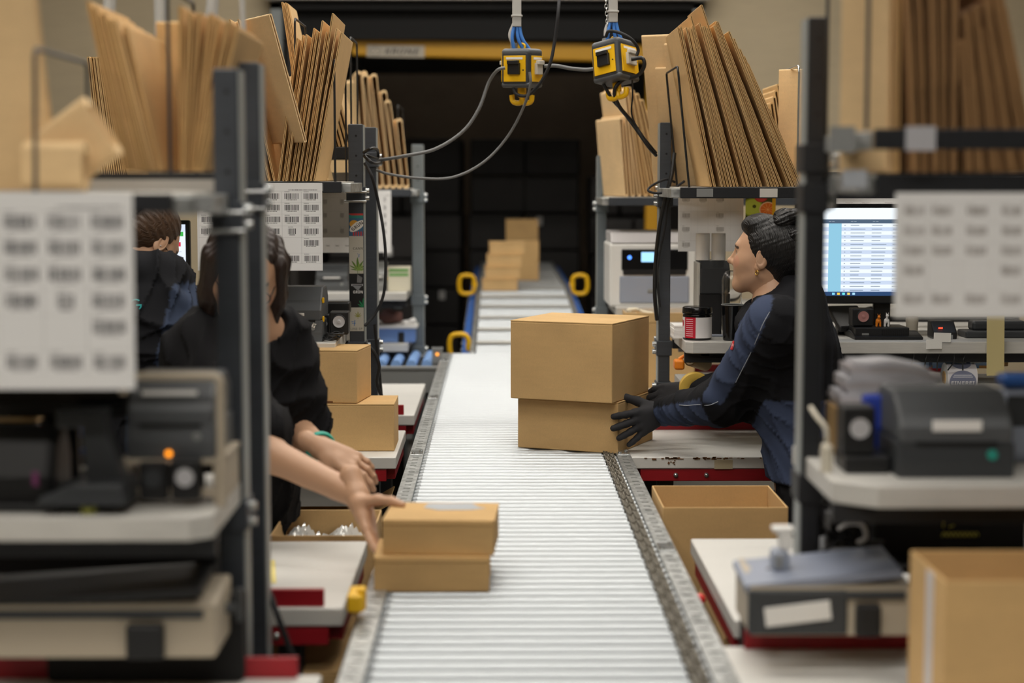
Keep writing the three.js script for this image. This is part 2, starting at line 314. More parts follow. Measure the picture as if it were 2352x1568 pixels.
// extending conveyor that climbs into the trailer
const EXT = { d0: 7.68, d1: 13.2, dk: 10.3 };
const extY = d => TOP + (d < EXT.dk ? (d - EXT.d0) / (EXT.dk - EXT.d0) * .125 : .125 + (d - EXT.dk) * .004);
const extX = d => .15;
{
  const t = thing('extending_conveyor', 'extending roller conveyor with blue sides and yellow handles climbing into the trailer', 'conveyor', [0, 0, 0]);
  const w = .49;
  const rg = cyl([-w / 2, 0, 0], [w / 2, 0, 0], .019, .019, 14);
  for (let d = EXT.d0 + .05; d < EXT.d1; d += .092) { const r = part(t, 'roller', rg, M.roller); r.position.set(extX(d), extY(d) - .019, -d); }
  for (let d = EXT.d0 + .3; d < EXT.d1; d += .46) part(t, 'cross_plate', B(w, .004, .09, extX(d), extY(d) + .001, -d, .001), M.plasticLight);
  const strip = (s, off, wd, h, dy, m, name) => {
    for (let k = 0; k < 4; k++) {
      const a = EXT.d0 + k * 1.38, b = a + 1.38, xa = extX(a) + s * off, xb = extX(b) + s * off, ya = extY(a) + dy, yb2 = extY(b) + dy;
      const L = Math.hypot(b - a, yb2 - ya, xb - xa);
      const g = move(B(wd, h, L, 0, -h, 0, .003), 0, 0, 0, Math.atan2(yb2 - ya, b - a)); g.rotateY(-Math.atan2(xb - xa, b - a)); g.translate((xa + xb) / 2, (ya + yb2) / 2, -(a + b) / 2);
      part(t, name, g, m);
    }
  };
  for (const s of [-1, 1]) {
    strip(s, w / 2 + .016, .022, .05, .004, M.zinc, 'side_rail');
    strip(s, w / 2 + .05, .036, .16, -.03, M.blue, 'side_panel');
    for (let d = 7.9; d < 11; d += .22) part(t, 'bolt', cyl([extX(d) + s * (w / 2 + .066), extY(d) - .09, -d], [extX(d) + s * (w / 2 + .08), extY(d) - .09, -d], .016, .012, 10), M.steel);
    for (const d of [10.0, 7.95]) {
      const x = extX(d) + s * (w / 2 + .08), y = extY(d) + (d > 9 ? .05 : -.01);
      const frame = tube([[x - .034, y - .045, -d], [x + .034, y - .045, -d], [x + .034, y + .045, -d], [x - .034, y + .045, -d]], .012, 48, 8, true);
      part(t, 'handle', [frame, B(.03, .02, .02, x - s * .045, y - .01, -d, .003)], M.yellow);
    }
    for (const d of [8.4, 10.4]) { part(t, 'leg', [B(.05, extY(d) - .2, .05, extX(d) + s * w / 2, .1, -d, .003)], M.blue); part(t, 'wheel', move(new THREE.CylinderGeometry(.08, .08, .035, 20), extX(d) + s * (w / 2 + .02), .08, -d, 0, 0, Math.PI / 2), M.rubber); }
  }
}
// short cross conveyor with blue rollers
{
  const d0 = 7.22, d1 = 7.64, x0 = -1.35, x1 = -.245;
  const t = thing('cross_conveyor', 'short grey side conveyor with pale blue rollers joining the main conveyor', 'conveyor', [0, 0, 0]);
  const g = cyl([0, 0, d0 - .02 - (d0 + d1) / 2], [0, 0, d1 + .02 - (d0 + d1) / 2 - .04], .022, .022, 14);
  for (let x = x0 + .03; x < x1 - .02; x += .064) { const r = part(t, 'roller', g, M.rollerBlue); r.position.set(x, TOP - .01, -(d0 + d1) / 2); }
  for (const d of [d0 - .02, d1 + .02]) part(t, 'side_rail', [B(x1 - x0, .1, .03, (x0 + x1) / 2, TOP - .12, -d, .003), B(x1 - x0, .012, .045, (x0 + x1) / 2, TOP - .022, -d, .002)], M.plasticMid);
  for (const x of [x0 + .2, x1 - .18]) for (const d of [d0, d1]) part(t, 'leg', B(.05, TOP - .12, .05, x, 0, -d, .003), M.rackGrey);
  part(t, 'cover_plate', B(.34, .18, .006, x1 - .28, TOP - .32, -d0 - .01, .002), M.plasticMid);
  part(t, 'reflector', cyl([-.45, TOP - .19, -d0 + .012], [-.45, TOP - .19, -d0 - .008], .02, .02, 18), M.steel);
  const f = fit(993, 777, 1016, 815, 7.3);
  const s = thing('light_barrier', 'small grey sensor post with an orange lamp beside the blue rollers', 'sensor', [f.x, TOP - .01, f.z]);
  part(s, 'housing', [B(f.w, f.h, .03, 0, 0, 0, .003), B(f.w * 1.1, .012, .04, 0, f.h - .012, 0, .002)], M.plasticMid);
  part(s, 'lamp', move(new THREE.SphereGeometry(.007, 10, 8), 0, f.h * .6, .017), glow(0xff9a30, 1.5));
}

// ---------------------------------------------------------------- packing tables
// front: edge towards the camera, back: far edge; upstand: 'near' or 'far'
function table(label, side, inner, outer, front, back, upstand, ring) {
  const t = thing('packing_table', label, 'table', [side * (inner + outer) / 2, 0, -(front + back) / 2]);
  const w = outer - inner, D = back - front;
  part(t, 'table_top', B(w, .034, D, 0, TOP - .034, 0, .004), M.laminate);
  const zf = D / 2, zb = -D / 2, uz = upstand === 'near' ? zf - .015 : zb + .015;
  part(t, 'upstand', B(w - .03, .032, .012, -side * .0 + side * .02, TOP, uz, .002), M.red);
  for (const z of [zf - .02, zb + .02]) {
    const bm = part(t, 'frame_beam', [B(w - .03, .034, .03, side * .012, TOP - .069, z, .002)], M.red);
    for (const x of ring) part(bm, 'bolt', move(new THREE.SphereGeometry(.0075, 14, 8, 0, 7, 0, Math.PI / 2), side * x - side * (w / 2), TOP - .052, z + .0155, Math.PI / 2), M.steel);
  }
  for (const x of [-1, 1]) for (const z of [zf - .06, zb + .06]) part(t, 'leg', [B(.045, TOP - .069, .045, x * (w / 2 - .1), 0, z, .003), B(.08, .02, .08, x * (w / 2 - .1), 0, z, .004)], M.black);
  for (const x of [-1, 1]) part(t, 'side_beam', B(.03, .034, D - .09, x * (w / 2 - .02), TOP - .069, 0, .002), M.red);
  return t;
}
const xAt = (px, py, d) => at(px, py, d).x;
table('white packing table at the nearest left station, under the big grey label printer', -1, .272, 1.75, 1.9, 2.64, 'far', [.1, .35]);
table('white packing table with a red edge strip before the woman in the black T-shirt', -1, .276, 1.75, 3.06, 3.64, 'near', [.12, .4]);
table('white packing table carrying two stacked brown boxes behind the black T-shirt woman', -1, .28, 1.75, 4.76, 5.28, 'far', [.06, .28]);
table('white packing table beyond the stacked boxes, near the cross conveyor', -1, .27, 1.75, 5.62, 6.5, 'near', [.1, .3]);
const tabR0 = table('white packing table at the nearest right station, under the tape machine', 1, .368, 1.9, 1.95, 2.8, 'far', [.27, .6]);
table('white packing table between the open carton and the nearest right rack', 1, .412, 1.9, 2.97, 3.66, 'near', [.12, .4]);
const tabR1 = table('white packing table with chipped front edge beside the woman in the navy jacket', 1, .369, 1.9, 4.76, 5.3, 'far', [.125, .21]);
table('white packing table at the far right station by the white office printer', 1, .4, 1.9, 6.2, 6.9, 'far', [.1, .3]);
{ // chips along the front edge of the right table
  const ch = []; const f = 4.76 - 5.03;
  seed = 99;
  for (let i = 0; i < 46; i++) { const px = i < 30 ? rr(1500, 1660) : rr(1480, 1790); const p = at(px, 1054 + rr(-2, 2), 4.757); ch.push(B(rr(.003, .012), rr(.001, .004), .0025, p.x - tabR1.position.x, p.y, -4.7585 + 5.03, 0)); }
  for (let i = 0; i < 9; i++) { const p = at(rr(1535, 1555), rr(1054, 1068), 4.757); ch.push(B(rr(.002, .006), rr(.001, .003), .0025, p.x - tabR1.position.x, p.y, -4.7585 + 5.03, 0)); }
  part(tabR1, 'chipped_edge', ch, M.kraftDark);
  const a = fit(1641, 1056, 1683, 1077, 4.757); part(tabR1, 'tape_patch', B(a.w, a.h, .002, a.x - tabR1.position.x, a.y, -4.7585 + 5.03, 0), std({ color: 0xcdbf9e, roughness: .6 }));
}

// ---------------------------------------------------------------- racks over the tables
function hoop(t, x, d0, d1, y0, h, lean = 0, m = M.black) {   // wire divider standing on a shelf
  const o = V(t.position.x, t.position.y, t.position.z);
  const P = (d, y, k) => [x - o.x + k * lean * h, y - o.y, -d - o.z];
  part(t, 'wire_divider', bend([P(d0, y0, 0), P(d0, y0 + h, 1), P(d1, y0 + h, 1), P(d1, y0, 0)], .0032), m);
}
function collar(t, x, y, z, w, d, h, boltSide, m = M.graphite) {
  const c = part(t, 'clamp', B(w + .012, h, d + .012, x, y, z, .002), m);
  for (const q of [.25, .75]) part(c, 'bolt', cyl([x + boltSide * (w / 2 + .004), y + h * q, z + d * .2], [x + boltSide * (w / 2 + .017), y + h * q, z + d * .2], .0085, .0085, 6), M.steel);
}
function rack(label, o) {
  const f = fit(o.px[0], o.topPx, o.px[1], 1000, o.D), side = f.x < 0 ? -1 : 1, pw = o.pw || f.w, pd = .062, m = o.m || M.graphite;
  const t = thing('packing_rack', label, 'rack', [f.x, 0, -o.D - pd / 2]);
  const top = f.t, ox = side * (o.outer - Math.abs(f.x));
  const holes = [];
  for (const x of [0, ox]) {
    const p = part(t, 'post', [B(pw, top, pd, x, 0, 0, .003), B(.09, .014, .11, x, 0, 0, .002)], m);
    if (x === 0) part(t, 'pale_side_strip', B(.0025, top - .004, pd * .82, x - side * (pw / 2 + .0012), .002, 0, 0), M.paleSide);  // paler strip along the post side that faces the conveyor
    const hs = []; for (let k = 0; k < 4; k++) hs.push(move(new THREE.CylinderGeometry(.0035, .0035, .001, 8), x + .002, top - .035 - k * .06, pd / 2 + .0002, Math.PI / 2));
    if (o.face !== -1) part(p, 'hole', hs, M.blackMatt);
  }
  for (const s of o.shelves) {
    const dF = s.front, dB = s.back, zF = o.D + pd / 2 - dF, zB = o.D + pd / 2 - dB;
    const xi = s.inner !== undefined ? s.inner - f.x : side * (pw / 2 + .012), xo = ox - side * (pw / 2 + .01), w = Math.abs(xo - xi), xc = (xo + xi) / 2, y = s.y;
    const edge = s.board || M.laminateEdge;
    if (s.kind === 'top') {
      if (!s.bar) part(t, 'top_shelf', B(w, .008, Math.abs(zF - zB), xc, y - .008, (zF + zB) / 2, .001), s.board || M.plasticLight);
      part(t, 'shelf_rail', B(w, s.rail || .031, .014, xc, y - (s.rail || .031), zF + .007, .002), s.railM || M.graphiteDark);
      if (!s.bar) part(t, 'shelf_rail', B(w, s.rail || .031, .014, xc, y - (s.rail || .031), zB - .007, .002), s.railM || M.graphiteDark);
      part(t, 'end_bracket', [B(.026, .026, Math.abs(zF - zB) * .96, xi - side * .012, y - .03, (zF + zB) / 2, .002), B(.012, .05, .012, xi - side * .012, y - .055, .0, .002)], M.zinc);
    } else {
      const sh = new THREE.Shape(), c = s.chamfer || .001, X0 = xi, X1 = xo, q = Math.sign(X1 - X0);
      sh.moveTo(X0 + q * c, -zF); sh.lineTo(X1, -zF); sh.lineTo(X1, -zB); sh.lineTo(X0, -zB); sh.lineTo(X0, -zF + c * .8); sh.closePath();
      const g = new THREE.ExtrudeGeometry(sh, { depth: .03, bevelEnabled: true, bevelThickness: .002, bevelSize: .002, bevelOffset: -.002, bevelSegments: 1 }); g.rotateX(-Math.PI / 2); g.translate(0, y - .032, 0);
      part(t, 'shelf_board', boxUV(g), M.laminateEdge);
      part(t, 'shelf_rail', B(w, .03, .02, xc, y - .064, zF - .05, .002), M.graphiteDark);
      part(t, 'shelf_arm', sideExtrude([[zB, y - .032], [zF - .04, y - .032], [zF - .04, y - .045], [zB, y - .1]], .03).translate(xi + side * .06, 0, 0), m);
    }
    collar(t, 0, y - (s.kind === 'top' ? .062 : .075), 0, pw, pd, .046, s.bolt ?? -side, m);
    if (s.ubolt) for (const k of [0, .028]) part(t, 'clamp_bar', cyl([-pw / 2 - .012, y - .052 + k - .008, pd / 2 + .006], [pw / 2 + .01, y - .052 + k - .008, pd / 2 + .006], .0038), M.steel);
  }
  t.userData.info = undefined; delete t.userData.info;
  t.top = top; t.side = side; t.pw = pw; t.pd = pd; return t;
}
const yAt = (py, d) => at(1176, py, d).y, SHELF = EYE - .465;
const L0 = rack('graphite rack at the nearest left station, holding the blurred barcode sheet', { px: [500, 545], topPx: 157, D: 2.66, outer: 1.75, shelves: [
  { kind: 'top', y: yAt(443, 2.34), front: 2.34, back: 2.7, inner: xAt(398, 460, 2.34), rail: .026, ubolt: true, bolt: 1 },
  { kind: 'board', y: SHELF, front: 2.38, back: 2.74, inner: xAt(484, 1205, 2.38), chamfer: .03, bolt: 1 }] });
const L0b = rack('graphite rack standing back to back behind the nearest left rack', { px: [560, 593], topPx: 143, D: 2.92, outer: 1.75, face: -1, pw: .034, shelves: [
  { kind: 'top', y: yAt(396, 2.9), front: 2.86, back: 3.2, inner: xAt(500, 400, 2.86), rail: .024, board: M.plasticLight, ubolt: true }, ] });
const L1 = rack('graphite rack behind the stacked boxes, its post covered with stickers', { px: [805, 833], topPx: 285, D: 5.31, outer: 1.75, shelves: [
  { kind: 'top', y: yAt(417, 4.88), front: 4.88, back: 5.3, inner: xAt(785, 430, 4.88), ubolt: true }, { kind: 'board', y: SHELF, front: 4.96, back: 5.34, chamfer: .002 }] });
const L1b = rack('graphite rack back to back behind the stickered post, cable tied to it', { px: [839, 863], topPx: 292, D: 5.5, outer: 1.75, face: -1, shelves: [
  { kind: 'top', y: yAt(338, 5.5), front: 5.5, back: 5.85, inner: xAt(818, 350, 5.5), rail: .036 }, { kind: 'board', y: SHELF - .01, front: 5.5, back: 5.85 }] });
const L2 = rack('light grey rack beside the cross conveyor with crumpled cartons on top', { px: [949, 971], topPx: 332, D: 7.7, outer: 1.9, m: M.rackGrey, shelves: [
  { kind: 'top', y: yAt(434, 7.5), front: 7.45, back: 7.95, inner: xAt(946, 434, 7.5), railM: M.graphite, bolt: 1 }, { kind: 'board', y: yAt(672, 7.4), front: 7.4, back: 7.85, bolt: 1 }, { kind: 'board', y: yAt(792, 7.45), front: 7.5, back: 7.9, bolt: 1 }] });
const R0 = rack('black rack at the nearest right station with two carton shelves', { px: [1843, 1900], topPx: 38, D: 2.82, outer: 1.95, m: M.graphiteDark, shelves: [
  { kind: 'top', bar: true, y: yAt(296, 2.55), front: 2.55, back: 2.8, inner: xAt(2005, 320, 2.55), rail: .03, bolt: 1 }, { kind: 'top', y: yAt(398, 2.58), front: 2.58, back: 3.0, inner: xAt(2010, 420, 2.58), rail: .03, bolt: 1 },
  { kind: 'board', y: SHELF + .012, front: 2.55, back: 2.95, inner: xAt(1925, 1130, 2.55), chamfer: .06, bolt: 1 }, { kind: 'top', y: yAt(1296, 2.9), front: 2.89, back: 3.12, inner: xAt(1915, 1296, 2.9), rail: .012, board: M.graphiteDark, bolt: 1 }] });
const R0b = rack('slim grey rack hidden behind the nearest right post', { px: [1868, 1902], topPx: 135, D: 2.9, outer: 2.15, face: -1, shelves: [{ kind: 'top', y: yAt(352, 3.2), front: 3.05, back: 3.4, inner: xAt(1940, 352, 3.1), rail: .024 }] });
const R1 = rack('graphite rack behind the woman in the navy jacket, full of leaning cartons', { px: [1511, 1543], topPx: 281, D: 5.33, outer: 1.95, shelves: [
  { kind: 'top', y: yAt(430, 4.95), front: 4.95, back: 5.36, inner: xAt(1562, 440, 4.95), bolt: -1 }, { kind: 'board', y: SHELF, front: 4.98, back: 5.32, chamfer: .02, bolt: -1 }, { kind: 'board', y: TOP + .17, front: 5.04, back: 5.3, bolt: -1 }] });
const R1b = rack('slim grey rack back to back behind the cable-wrapped right post', { px: [1514, 1534], topPx: 330, D: 5.62, outer: 1.95, face: -1, shelves: [{ kind: 'top', y: yAt(395, 5.5), front: 5.5, back: 5.86, inner: xAt(1548, 400, 5.5), rail: .028 }, { kind: 'board', y: SHELF - .01, front: 5.5, back: 5.8 }] });
const R2 = rack('light grey rack carrying the white office printer at the far right', { px: [1370, 1394], topPx: 357, D: 6.92, outer: 2.0, m: M.rackGrey, shelves: [
  { kind: 'top', y: yAt(453, 6.55), front: 6.55, back: 7.0, inner: xAt(1398, 455, 6.55), railM: M.graphite, bolt: -1 }, { kind: 'board', y: yAt(706, 6.5), front: 6.5, back: 6.95, bolt: -1 }] });
// wire dividers
hoop(L1, xAt(769, 300, 4.9), 4.9, 5.26, yAt(417, 4.9), yAt(137, 4.9) - yAt(417, 4.9));
hoop(L1, xAt(680, 300, 5.0), 5.0, 5.28, yAt(417, 4.9), .46);
hoop(L1, xAt(652, 300, 5.2), 5.2, 5.28, yAt(417, 4.9), .2, 0, M.steel);
hoop(L1b, xAt(806, 200, 5.55), 5.55, 5.8, yAt(338, 5.5), yAt(85, 5.55) - yAt(338, 5.55));
hoop(L2, xAt(914, 300, 7.5), 7.5, 7.9, yAt(434, 7.5), yAt(242, 7.5) - yAt(434, 7.5), 0, M.black);
hoop(R1, xAt(1583, 420, 4.97), 4.97, 5.3, yAt(430, 4.97), yAt(152, 4.97) - yAt(430, 4.97), -.105);
hoop(R1, xAt(1833, 300, 4.97), 4.97, 5.3, yAt(430, 4.97), yAt(150, 4.97) - yAt(430, 4.97), 0, M.steel);
hoop(L0, xAt(78, 300, 2.36), 2.36, 2.66, yAt(443, 2.36), yAt(112, 2.36) - yAt(443, 2.36), .02, M.graphite);
hoop(L0b, xAt(390, 300, 2.9), 2.9, 3.15, yAt(396, 2.9), .3, 0, M.graphite);
hoop(R0, xAt(1990, 300, 2.58), 2.58, 2.9, yAt(296, 2.55), .25, 0, M.graphite);
// stickers up the post of the second left rack
{
  const mk = (y0, y1, draw, fn) => { const f = fit(806, y0, 834, y1, 5.31); const h = Math.round(256 * (y1 - y0) / 28);
    part(L1, 'sticker', move(new THREE.BoxGeometry(L1.pw - .002, f.h, .0015), 0, f.y + f.h / 2, L1.pd / 2 + .001), std({ map: canvasTex(256, h, draw), roughness: .4 })); };
  mk(490, 542, (g, w, h) => { g.fillStyle = '#3f6a8c'; g.fillRect(0, 0, w, h); g.fillStyle = '#c9403c'; g.beginPath(); g.moveTo(0, 0); g.lineTo(w, 0); g.lineTo(w, 90); g.quadraticCurveTo(120, 70, 0, 20); g.fill(); g.fillStyle = '#2e8a80'; g.fillRect(0, 40, w, 60); g.fillStyle = '#e2a63a'; g.beginPath(); g.arc(90, 220, 80, 0, 7); g.fill(); g.fillStyle = '#c9403c'; for (let k = 0; k < 5; k++) g.fillRect(70 + k * 45, 380, 24, 90);
    g.save(); g.translate(150, 265); g.rotate(-.7); g.fillStyle = '#f2efe8'; g.beginPath(); g.ellipse(0, 0, 170, 75, 0, 0, 7); g.fill(); g.fillStyle = '#151515'; g.font = 'bold 92px sans-serif'; g.textAlign = 'center'; g.fillText('GRÜN', 0, 32, 270); g.restore(); });
  const leaf = (g, cx, cy, s, col) => { g.fillStyle = col; for (let k = -3; k <= 3; k++) { const a = k * .52 - Math.PI / 2, L = s * (1 - Math.abs(k) * .17); g.save(); g.translate(cx, cy); g.rotate(a); g.beginPath(); g.moveTo(0, 0); g.quadraticCurveTo(L * .5, -L * .16, L, 0); g.quadraticCurveTo(L * .5, L * .16, 0, 0); g.fill(); g.restore(); } g.fillRect(cx - 4, cy, 8, s * .35); };
  mk(542, 628, (g, w, h) => { g.fillStyle = '#c3bfb2'; g.fillRect(0, 0, w, h); g.fillStyle = '#4a463e'; g.font = 'bold 66px serif'; g.fillText('CANN', 66, 282, 185); g.font = '24px sans-serif'; g.fillText('— — — —', 70, 330); g.strokeStyle = '#5577b5'; g.lineWidth = 7; g.beginPath(); g.moveTo(150, 360); g.lineTo(190, 440); g.moveTo(195, 370); g.lineTo(150, 470); g.stroke(); leaf(g, 150, 700, 260, '#5f7f34'); leaf(g, 175, 720, 180, '#86a34a'); });
  mk(628, 706, (g, w, h) => { g.fillStyle = '#15161a'; g.fillRect(0, 0, w, h); g.strokeStyle = '#c9cbd0'; g.lineWidth = 10; g.strokeRect(40, 225, 200, 30); g.lineWidth = 4; for (let k = 0; k < 8; k++) { g.beginPath(); g.moveTo(150 + k * 12, 20 + k * 9); g.lineTo(140 + k * 10, 190); g.stroke(); } g.fillStyle = '#8a8d92'; g.beginPath(); g.moveTo(40, 240); g.lineTo(230, 250); g.lineTo(150, 360); g.fill(); g.fillStyle = '#f1f1f1'; g.font = 'bold 78px sans-serif'; g.fillText('GRÜN', 62, 415, 185); leaf(g, 250, 700, 190, '#1f8a56'); });
  mk(706, 760, (g, w, h) => { g.fillStyle = '#bfbcb0'; g.fillRect(0, 0, w, h); leaf(g, 150, 195, 120, '#8a8a2c'); g.strokeStyle = '#3b6fb5'; g.lineWidth = 13; g.beginPath(); g.moveTo(30, 300); g.lineTo(70, 290); g.moveTo(95, 265); g.lineTo(80, 385); g.moveTo(40, 330); g.lineTo(110, 330); g.stroke(); g.fillStyle = '#34373a'; g.font = '64px sans-serif'; g.fillText('LINE EP', 10, 470, 240); });
}

// ---------------------------------------------------------------- flat cartons standing on the shelves
function cartonGeo(H, W, T) {
  const r = T / 2 - .0002, s = new THREE.Shape(), pt = Math.min(.0028, T * .38);
  const rrect = (p, hw, y0, y1, rad) => { const n = 5; for (const [cx, cy, a0] of [[hw - rad, y1 - rad, 0], [-hw + rad, y1 - rad, 90], [-hw + rad, y0 + rad, 180], [hw - rad, y0 + rad, 270]]) for (let k = 0; k <= n; k++) { const a = R(a0 + k * 90 / n), x = cx + rad * Math.cos(a), y = cy + rad * Math.sin(a); p.started ? p.lineTo(x, y) : (p.moveTo(x, y), p.started = 1); } p.closePath(); };
  rrect(s, T / 2, 0, H, r);
  const h = new THREE.Path(); rrect(h, T / 2 - pt, T * .45, H - T * .45, T / 2 - pt - .0001); s.holes.push(h);
  const g = new THREE.ExtrudeGeometry(s, { depth: W, bevelEnabled: false }); g.translate(0, 0, -W / 2);
  // caps and sides keep their own materials
  const gr = g.groups.map(q => ({ ...q })), u = boxUV(g); u.groups.length = 0; gr.forEach(q => u.addGroup(q.start, q.count, q.materialIndex)); return u;
}
const cgCache = {};
function flatCarton(label, group, x, y, z, H, W, T, lean, turn, tint, flaps = true, tip = 0) {
  const key = [H.toFixed(2), W.toFixed(2), T.toFixed(4), x < 0].join();
  const G = cgCache[key] ||= { body: cartonGeo(+H.toFixed(2), W, T), flap: B(.0012, H * .3, W - .004, (x < 0 ? -1 : 1) * (T / 2 + .0013), H * .33, 0, 0) };
  const t = new THREE.Group(); t.name = numbered('flat_carton'); scene.add(t); t.position.set(x, y + Math.abs(Math.sin(lean)) * T / 2, z); t.rotation.order = 'YXZ'; t.rotation.set(tip, turn, lean);
  tag(t, label, 'carton', group);
  part(t, 'panel', G.body, [tint, tint]);
  if (flaps) part(t, 'flap', G.flap, M.kraftEdgeShade);
  return t;
}
function fan(where, group, n, o) {
  for (let i = 0; i < n; i++) {
    const u = n > 1 ? i / (n - 1) : 0, H = (typeof o.H === 'function' ? o.H(i, u) : o.H), lean = R(o.lean[0] + (o.lean[1] - o.lean[0]) * u + (o.jit || 0) * (rnd() - .5));
    flatCarton(`${ORD[i]} flat carton from the left ${where}`, group, o.x[0] + (o.x[1] - o.x[0]) * u + (o.gaps ? o.gaps.reduce((q, g) => q + (i >= g ? .011 : 0), 0) : 0), o.y, -o.d + rr(-1, 1) * (o.zj ?? .012), H, o.W || .36, o.T || .0056, lean, R(o.turn || 0), o.tint ? o.tint(i) : M.kraft[(i * 7 + 3) % 3], o.flaps !== false);
  }
}
seed = 1234;
{ // second left rack: three bundles
  const y = yAt(417, 4.9) + .001;
  fan("in the fan behind the nearest left post", 'cartons leaning behind the nearest left post', 7, { x: [xAt(588, 415, 5.1), xAt(648, 415, 5.1)], y, d: 5.1, H: (i) => i > 4 ? .46 : .30 + .02 * (i % 3), lean: [19, 12], W: .36, zj: .02 });
  flatCarton('wide pale flat carton tilted in front of the fan behind the nearest left post', null, xAt(655, 330, 4.95), yAt(330, 4.95), -4.97, .36, .30, .009, R(16), R(28), M.kraftPale, false);
  flatCarton('pale flat carton with its pointed corner up behind the nearest left post', null, xAt(618, 240, 5.25), yAt(330, 5.2), -5.24, .24, .22, .009, R(-32), R(60), M.kraftPale, false);
  fan("in the bundle above the barcode sheet", 'cartons in the upright bundle above the barcode sheet', 10, { x: [xAt(658, 415, 5.08), xAt(737, 415, 5.08)], y, d: 5.08, H: (i) => [.40, .41, .415, .43, .42, .45, .425, .47, .43, .42][i], lean: [-8.5, -10.5], W: .36, jit: 1 });
  fan("in the taller bundle behind the upright one", 'cartons in the taller bundle behind the upright one', 6, { x: [xAt(712, 415, 5.24), xAt(752, 415, 5.24)], y, d: 5.3, H: .53, lean: [8, 12], W: .2, jit: 1 });
  fan("in the low slanted row at the stickered post", 'cartons in the low slanted row at the stickered post', 9, { x: [xAt(738, 342, 5.6), xAt(812, 342, 5.6)], y: yAt(338, 5.6), d: 5.68, H: (i) => .21 - .004 * i, lean: [19, 14], W: .3, jit: 1 });
}
{ // far left rack: crumpled thick cartons
  const y = yAt(434, 7.6) + .001;
  fan("in the crumpled row on the light grey rack", 'crumpled cartons on the light grey rack', 7, { x: [xAt(838, 434, 7.7), xAt(925, 434, 7.7)], y, d: 7.68, H: (i) => [.50, .50, .49, .49, .42, .38, .30][i], lean: [6, 7.5], W: .4, T: .026, tint: () => M.kraftPale, jit: 4, flaps: false, turn: 8 });
  fan("in the bulging stack beside the crumpled row", 'bulging cartons beside the crumpled row', 3, { x: [xAt(790, 434, 7.75), xAt(826, 434, 7.75)], y, d: 7.8, H: (i) => .47 - .02 * i, lean: [3, 4], W: .4, T: .035, tint: () => M.kraftPale, flaps: false, turn: 30 });
}
{ // second right rack: the big leaning fan
  const y = yAt(430, 5.0) + .001;
  fan("in the big fan on the right rack", 'cartons in the big fan on the right rack', 24, { x: [xAt(1618, 428, 5.13), xAt(1785, 428, 5.13)], y, d: 5.13, lean: [12, 24.5], W: .34, T: .0054, gaps: [2, 8, 14, 19],
    H: (i) => [.455, .455, .46, .46, .455, .46, .465, .50, .48, .47, .47, .475, .475, .54, .48, .48, .49, .50, .50, .47, .45, .42, .40, .38][i], jit: .8 });
  for (let i = 0; i < 3; i++) flatCarton(`${ORD[i]} pale flat carton from the left in the pale group left of the big fan`, 'pale cartons left of the big right fan', xAt([1566, 1590, 1612][i], 428, 5.2), y, -5.44 + i * .03, [.47, .37, .44][i], .13, .011, R([13, 13, 12.5][i]), R(62), M.kraftPale, false);
  for (let i = 0; i < 3; i++) flatCarton(`${ORD[i]} pale flat carton standing face-on at the wire divider on the right rack`, 'face-on cartons at the right wire divider', xAt(1818 + i * 5, 428, 5.1), y, -5.1 - i * .03, .345 - i * .012, .085, .0075, R(0), R(60), M.kraftPale, false);
  fan("in the small row behind the face-on cartons", 'small cartons behind the face-on ones', 5, { x: [xAt(1765, 395, 5.7), xAt(1800, 395, 5.7)], y: yAt(395, 5.6), d: 5.68, H: (i) => .20 + .02 * i, lean: [8, 10], W: .3, T: .012 });
}
{ // far right rack
  const y = yAt(453, 6.6) + .001;
  fan("in the leaning row above the office printer", 'cartons leaning above the office printer', 8, { x: [xAt(1412, 452, 6.8), xAt(1515, 452, 6.8)], y, d: 6.8, H: (i) => [.30, .31, .41, .42, .41, .40, .38, .34][i], lean: [4, 17], W: .3, T: .014, turn: 14, tint: i => i < 3 ? M.kraftPale : M.kraft[2], flaps: false, jit: 2 });
}
{ // nearest left rack, blurred
  const y = yAt(443, 2.5) + .001, yb = yAt(396, 3.0) + .001;
  flatCarton('tall pale carton leaning at the outer end of the nearest left shelf', null, xAt(-20, 440, 2.5), y, -2.58, .5, .17, .01, R(9), R(72), M.kraftPale, false);
  flatCarton('low pale carton lying askew beside the tall one on the nearest left shelf', null, xAt(205, 420, 2.5), yAt(405, 2.5), -2.52, .1, .11, .03, R(0), R(78), M.kraftPale, false, R(-34));
  flatCarton('small pale folded carton under the askew one on the nearest left shelf', null, xAt(120, 440, 2.45), y, -2.47, .07, .09, .03, R(-4), R(80), M.kraftPale, false);
  fan("in the brown bundle on the nearest left rack", 'blurred cartons on the nearest left rack', 7, { x: [xAt(330, 390, 3.02), xAt(405, 390, 3.02)], y: yb, d: 3.02, H: (i) => .275 - .006 * i, lean: [11, 13], W: .3, T: .0075, jit: 1 });
  flatCarton('broad carton standing face-on between the two blurred left bundles', null, xAt(412, 390, 3.1), yb, -3.19, .27, .1, .009, R(3), R(82), M.kraft[2], false);
  fan("in the dark fan at the nearest left post", 'dark fan of cartons beside the nearest left post', 7, { x: [xAt(452, 390, 3.03), xAt(496, 390, 3.03)], y: yb, d: 3.03, H: (i) => .268 - .004 * i, lean: [0, -15], W: .3, T: .0075, jit: 1, tint: i => M.kraft[1] });
  fan("in the thin row behind the nearest left shelf", 'thin cartons far behind the nearest left shelf', 7, { x: [xAt(262, 415, 5.1), xAt(318, 415, 5.1)], y: yAt(417, 4.9), d: 5.1, H: .355, lean: [5, 8], W: .3, T: .0085 });
}
